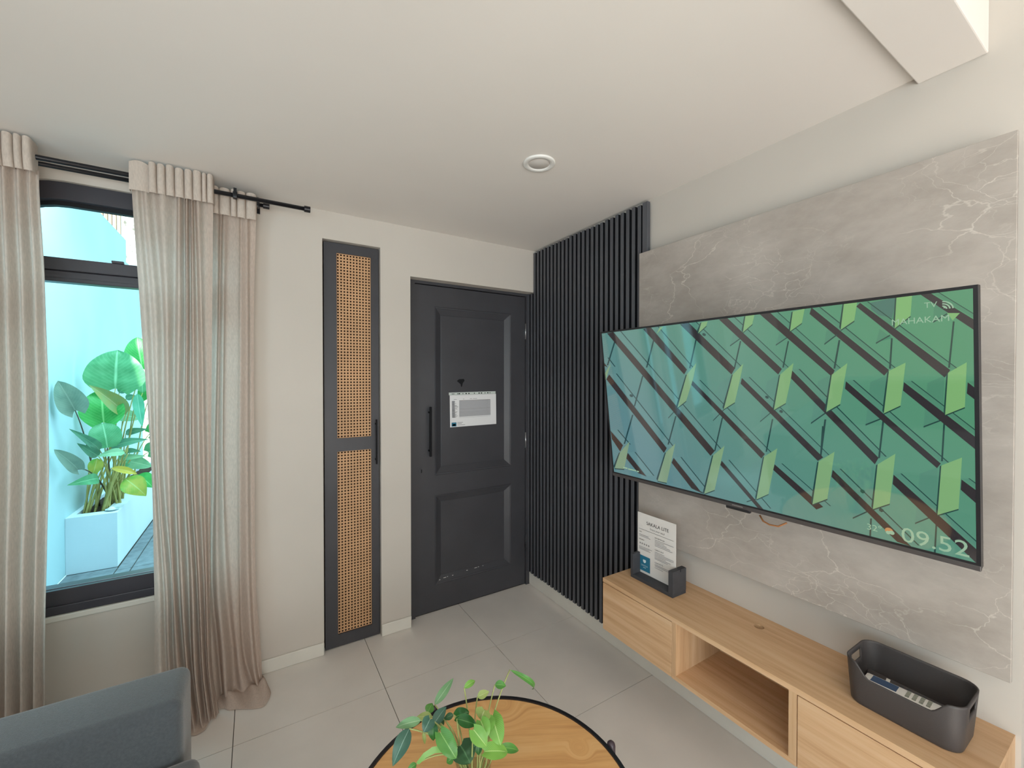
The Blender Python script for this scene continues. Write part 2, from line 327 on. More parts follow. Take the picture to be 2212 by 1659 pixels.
def poly_prism(bm, outer, holes, to3, d0, d1, mi=0):
    loops = [outer] + holes
    flat = [[Vector((p[0], p[1], 0)) for p in l] for l in loops]
    tris = tessellate_polygon(flat); pts = [p for l in loops for p in l]
    va = [bm.verts.new(to3(p, d0)) for p in pts]; vb = [bm.verts.new(to3(p, d1)) for p in pts]
    for t in tris:
        for vv in (va, vb):
            try: f = bm.faces.new([vv[i] for i in t]); f.material_index = mi
            except ValueError: pass
    k = 0
    for l in loops:
        n = len(l)
        for i in range(n):
            f = bm.faces.new((va[k + i], va[k + (i + 1) % n], vb[k + (i + 1) % n], vb[k + i])); f.material_index = mi
        k += n
    # the two sides are triangulated: dissolve the flat edges
    bmesh.ops.dissolve_limit(bm, angle_limit=0.001, verts=va + vb, edges=list({e for v in va + vb for e in v.link_edges}))
XZ = lambda p, d: Vector((p[0], d, p[1]))      # polygon in x,z extruded along y
YZ = lambda p, d: Vector((d, p[0], p[1]))      # polygon in y,z extruded along x
XY = lambda p, d: Vector((p[0], p[1], d))
def rect(a0, a1, b0, b1): return [(a0, b0), (a1, b0), (a1, b1), (a0, b1)]
def text_bm(bm, s, size, o, right, up, mi=0, lift=0.0, align='LEFT', ext=0.0):
    cu = bpy.data.curves.new('t', 'FONT'); cu.body = s; cu.size = size; cu.align_x = align; cu.resolution_u = 3
    to = link(bpy.data.objects.new('t', cu)); dg = bpy.context.evaluated_depsgraph_get()
    me = bpy.data.meshes.new_from_object(to.evaluated_get(dg))
    right = Vector(right); up = Vector(up); n = right.cross(up)
    t = bmesh.new(); t.from_mesh(me)
    for v in t.verts: v.co = Vector(o) + right * v.co.x + up * v.co.y + n * lift
    join(bm, t, mi)
    bpy.data.objects.remove(to); bpy.data.curves.remove(cu); bpy.data.meshes.remove(me)
def quad(bm, o, right, up, x0, x1, y0, y1, mi=0, lift=0.0):
    right = Vector(right); up = Vector(up); n = right.cross(up)
    f = bm.faces.new([bm.verts.new(Vector(o) + right * a + up * b + n * lift) for a, b in ((x0, y0), (x1, y0), (x1, y1), (x0, y1))]); f.material_index = mi
def arch(x0, x1, z0, z1, r, n=10):
    pts = [(x0, z0), (x1, z0)]
    if r <= 0: return pts + [(x1, z1), (x0, z1)]
    for k in range(n + 1):
        a = (PI / 2) * k / n; pts.append((x1 - r + r * math.cos(a), z1 - r + r * math.sin(a)))
    for k in range(n + 1):
        a = PI / 2 + (PI / 2) * k / n; pts.append((x0 + r + r * math.cos(a), z1 - r + r * math.sin(a)))
    return pts
OUT_LEAVES=[((-2.6588, 2.25, 1.386), (-2.6486, 2.28, 1.7051), 0.3746, (0.1017, -0.9783, 0.2181), 'heart', 0.15, 0.1, 0, (-2.7408, 2.3412, 0.41)), ((-2.7921, 1.85, 1.2362), (-2.8603, 1.785, 1.4503), 0.1619, (0.3149, -0.964, 0.1431), 'heart', 0.9, 0.1, 1, (-2.7979, 2.4112, 0.41)), ((-2.7203, 2.2, 1.1137), (-2.7523, 2.3, 1.3739), 0.2705, (0.1273, -0.9736, 0.2039), 'heart', 0.25, 0.1, 2, (-2.6407, 2.3011, 0.41)), ((-2.6054, 2.3, 1.1685), (-2.7789, 2.1, 1.4168), 0.1284, (0.3516, -0.9755, 0.2546), 'lance', 0.7, 0.1, 3, (-2.6977, 2.2052, 0.41)), ((-2.6773, 2.1, 0.919), (-2.7156, 2.15, 1.1112), 0.1919, (0.2744, -0.9707, 0.4126), 'round', 0.2, 0.1, 0, (-2.7163, 2.3824, 0.41)), ((-2.7232, 2.1, 0.9051), (-2.8244, 1.85, 1.1033), 0.0683, (0.3122, -0.9646, 0.2166), 'lance', 0.5, 0.15, 4, (-2.6787, 2.3373, 0.41)), ((-2.7275, 2.08, 0.8611), (-2.7975, 1.9, 0.9908), 0.0688, (0.1606, -0.9636, 0.2251), 'lance', 0.5, 0.1, 4, (-2.6615, 2.3018, 0.41)), ((-2.5749, 2.1, 0.8736), (-2.7171, 2.0, 0.8669), 0.0653, (0.3002, -0.9686, 0.4482), 'lance', 0.3, 0.2, 5, (-2.6857, 2.4363, 0.41)), ((-2.7821, 1.85, 0.8061), (-2.8602, 1.7057, 0.977), 0.0963, (0.2217, -0.9558, 0.4304), 'heart', 0.4, 0.1, 1, (-2.7289, 2.4407, 0.41)), ((-2.7295, 2.1, 0.6798), (-2.8377, 1.85, 0.6951), 0.0854, (0.3949, -0.9551, 0.2932), 'lance', 0.3, 0.15, 0, (-2.7782, 2.2251, 0.41)), ((-2.6566, 2.1, 0.7548), (-2.519, 2.2, 0.6708), 0.0553, (0.3816, -0.9677, 0.3681), 'lance', 0.4, 0.15, 6, (-2.6997, 2.2503, 0.41)), ((-2.5844, 2.15, 0.6513), (-2.4457, 2.1, 0.5009), 0.1606, (0.1834, -0.9653, 0.3852), 'lance', 0.2, 0.15, 7, (-2.7439, 2.3355, 0.41)), ((-2.5327, 2.3, 0.6466), (-2.4268, 2.25, 0.5335), 0.1224, (0.2017, -0.9691, 0.5066), 'lance', 0.2, 0.15, 2, (-2.6909, 2.4387, 0.41)), ((-2.7415, 2.12, 0.8383), (-2.7658, 2.1, 0.7021), 0.0889, (0.3739, -0.9617, 0.495), 'lance', 0.3, 0.1, 7, (-2.6926, 2.2089, 0.41)), ((-2.7014, 2.3, 0.8931), (-2.4447, 2.2, 0.9548), 0.0757, (0.3339, -0.9754, 0.4537), 'lance', 0.4, 0.15, 4, (-2.6552, 2.3307, 0.41)), ((-2.6466, 2.5, 0.9864), (-2.4777, 2.4, 1.0257), 0.0596, (0.2659, -0.9793, 0.2445), 'lance', 0.4, 0.15, 4, (-2.6669, 2.4521, 0.41)), ((-2.5503, 2.4, 1.336), (-2.5001, 2.3, 1.054), 0.078, (0.0911, -0.9827, 0.1707), 'lance', 0.4, 0.1, 8, (-2.6634, 2.4569, 0.41)), ((-2.549, 2.6, 1.5565), (-2.5921, 2.65, 1.8463), 0.22, (0.0118, -0.9832, 0.2529), 'heart', 0.2, 0.1, 2, (-2.7343, 2.4452, 0.41)), ((-2.5331, 2.5, 1.3395), (-2.5492, 2.6, 1.5222), 0.0951, (0.091, -0.9848, 0.298), 'lance', 0.3, 0.1, 0, (-2.6604, 2.2933, 0.41)), ((-2.6534, 2.6, 0.7248), (-2.4764, 2.5, 0.6755), 0.1221, (0.2219, -0.973, 0.2607), 'heart', 0.2, 0.1, 5, (-2.685, 2.4993, 0.41)), ((-2.6628, 2.5, 0.8221), (-2.5295, 2.4, 0.8312), 0.0528, (0.3386, -0.9742, 0.4725), 'lance', 0.4, 0.1, 4, (-2.7191, 2.5796, 0.41)), ((-2.6766, 2.4, 0.7866), (-2.4775, 2.3, 0.8022), 0.0517, (0.1099, -0.973, 0.2557), 'lance', 0.4, 0.1, 5, (-2.704, 2.1694, 0.41)), ((-2.688, 2.5, 1.3423), (-2.6157, 2.5, 1.4274), 0.0727, (0.0756, -0.9804, 0.217), 'lance', 0.3, 0.1, 4, (-2.7023, 2.3269, 0.41)), ((-2.664, 2.6, 1.285), (-2.6026, 2.6, 1.3175), 0.0611, (0.0063, -0.9814, 0.3481), 'lance', 0.3, 0.1, 4, (-2.7498, 2.6876, 0.41)), ((-2.7302, 2.6, 1.1528), (-2.5682, 2.6, 1.1044), 0.1151, (0.3506, -0.9792, 0.2594), 'heart', 0.2, 0.1, 5, (-2.7263, 2.556, 0.41)), ((-2.658, 2.4, 0.707), (-2.6138, 2.45, 0.7722), 0.0717, (0.252, -0.9701, 0.3939), 'lance', 0.3, 0.1, 0, (-2.7105, 2.346, 0.41)), ((-2.746, 2.3, 1.0465), (-2.7892, 2.2, 1.0596), 0.0367, (0.4054, -0.9697, 0.3117), 'lance', 0.3, 0.1, 0, (-2.731, 2.3761, 0.41)), ((-2.526, 2.7, 1.2774), (-2.481, 2.7, 1.4887), 0.1694, (0.0565, -0.9868, 0.1902), 'heart', 0.2, 0.1, 2, (-2.6436, 2.6763, 0.41)), ((-2.5299, 2.7, 0.7799), (-2.4091, 2.7, 0.8404), 0.1562, (0.1732, -0.9802, 0.2279), 'heart', 0.2, 0.1, 0, (-2.7336, 2.694, 0.41)), ((-2.5344, 2.8, 0.9455), (-2.3937, 2.8, 1.0092), 0.1742, (-0.0415, -0.9844, 0.3454), 'heart', 0.2, 0.1, 2, (-2.6989, 2.658, 0.41))]
TAB_LEAVES=[((-1.1152, -1.4816, 0.7103), (-1.0474, -1.4816, 0.633), 0.0119, (-0.3748, -0.6871, 0.8589), 'lance', 0.3, 0.35, 0), ((-1.1694, -1.4994, 0.7037), (-1.1448, -1.5116, 0.6985), 0.0161, (-0.4754, -0.6553, 0.8896), 'lance', 0.3, 0.2, 0), ((-1.2417, -1.4749, 0.7083), (-1.2087, -1.4689, 0.7095), 0.0128, (-0.589, -0.8145, 0.8616), 'lance', 0.3, 0.2, 1), ((-1.2173, -1.4981, 0.6913), (-1.1871, -1.5018, 0.6952), 0.0158, (-0.1373, -0.7556, 0.7872), 'lance', 0.2, 0.1, 2), ((-1.3055, -1.4434, 0.672), (-1.2449, -1.4176, 0.6981), 0.0177, (-0.2577, -0.7787, 0.7423), 'lance', 0.2, 0.1, 3), ((-1.3277, -1.4547, 0.6686), (-1.3103, -1.441, 0.6764), 0.0187, (-0.3677, -0.7657, 0.8531), 'lance', 0.2, 0.1, 0), ((-1.3262, -1.4889, 0.6644), (-1.2881, -1.4743, 0.6809), 0.0213, (-0.3879, -0.7499, 0.9341), 'lance', 0.3, 0.1, 4), ((-1.3513, -1.4766, 0.6771), (-1.4023, -1.4513, 0.665), 0.0178, (-0.4702, -0.728, 0.9227), 'lance', 0.3, 0.15, 3), ((-1.3217, -1.4688, 0.6666), (-1.354, -1.4529, 0.6693), 0.0167, (-0.3567, -0.7916, 0.9457), 'lance', 0.2, 0.1, 2), ((-1.3811, -1.4842, 0.6762), (-1.4248, -1.5072, 0.6308), 0.0285, (-0.3465, -0.7894, 0.826), 'lance', 0.35, 0.15, 4), ((-1.3433, -1.514, 0.7028), (-1.3629, -1.5266, 0.6908), 0.0243, (-0.1643, -0.8065, 0.763), 'heart', 0.3, 0.15, 4), ((-1.3333, -1.5077, 0.6882), (-1.337, -1.5171, 0.6533), 0.0189, (-0.3552, -0.6506, 0.8168), 'lance', 0.3, 0.15, 5), ((-1.2675, -1.4844, 0.6558), (-1.2392, -1.4984, 0.6643), 0.0248, (-0.1486, -0.7739, 0.7613), 'heart', 0.25, 0.1, 5), ((-1.2777, -1.5129, 0.6738), (-1.2361, -1.5334, 0.6558), 0.0226, (-0.2553, -0.6203, 0.8165), 'lance', 0.25, 0.1, 5), ((-1.2205, -1.5411, 0.6902), (-1.2332, -1.546, 0.6763), 0.0316, (-0.4964, -0.7654, 0.8409), 'heart', 0.2, 0.1, 2), ((-1.2042, -1.5491, 0.6751), (-1.2067, -1.5925, 0.6395), 0.0356, (-0.529, -0.6029, 0.9824), 'heart', 0.15, 0.12, 1), ((-1.2423, -1.5638, 0.6912), (-1.2381, -1.5882, 0.6689), 0.029, (-0.5134, -0.7212, 0.9675), 'heart', 0.2, 0.12, 1), ((-1.2171, -1.5539, 0.6809), (-1.2267, -1.5715, 0.6632), 0.0267, (-0.2932, -0.6151, 0.7784), 'heart', 0.2, 0.12, 1), ((-1.2656, -1.5746, 0.6887), (-1.2447, -1.5961, 0.6577), 0.0285, (-0.53, -0.7148, 0.9717), 'heart', 0.2, 0.1, 1), ((-1.334, -1.552, 0.6957), (-1.3116, -1.5854, 0.6542), 0.0306, (-0.4058, -0.7242, 0.8256), 'heart', 0.2, 0.1, 0), ((-1.2439, -1.5853, 0.6376), (-1.1878, -1.5907, 0.6137), 0.0276, (-0.4045, -0.6655, 1.0376), 'heart', 0.25, 0.12, 1), ((-1.202, -1.5725, 0.6185), (-1.149, -1.5764, 0.5882), 0.0166, (-0.5568, -0.7375, 1.0439), 'lance', 0.3, 0.15, 0), ((-1.2787, -1.5347, 0.6285), (-1.2721, -1.5714, 0.6128), 0.0494, (-0.125, -0.5748, 0.8438), 'heart', 0.2, 0.1, 6), ((-1.2972, -1.5367, 0.6122), (-1.3108, -1.53, 0.601), 0.0145, (-0.0639, -0.5947, 0.7625), 'lance', 0.2, 0.1, 0), ((-1.2445, -1.5516, 0.6388), (-1.2464, -1.5618, 0.6118), 0.0162, (-0.215, -0.5996, 0.9293), 'lance', 0.2, 0.1, 5), ((-1.38, -1.5293, 0.632), (-1.4015, -1.5298, 0.6276), 0.0111, (-0.2173, -0.745, 0.8106), 'lance', 0.4, 0.1, 0), ((-1.2936, -1.4716, 0.6517), (-1.3033, -1.4668, 0.6245), 0.0108, (-0.4237, -0.8027, 0.8713), 'lance', 0.2, 0.1, 6), ((-1.273, -1.4817, 0.6609), (-1.2936, -1.4716, 0.6517), 0.0124, (-0.4086, -0.6553, 0.6458), 'lance', 0.2, 0.1, 6), ((-1.3541, -1.4975, 0.6665), (-1.3503, -1.4993, 0.6381), 0.0073, (-0.0529, -0.6797, 1.0168), 'lance', 0.2, 0.1, 2)]
STRAP=[(-1.3075, -1.5762, 0.6451), (-1.3141, -1.5618, 0.6498), (-1.3266, -1.5445, 0.6467), (-1.3454, -1.5352, 0.6464), (-1.3664, -1.536, 0.6463), (-1.38, -1.5293, 0.632)]
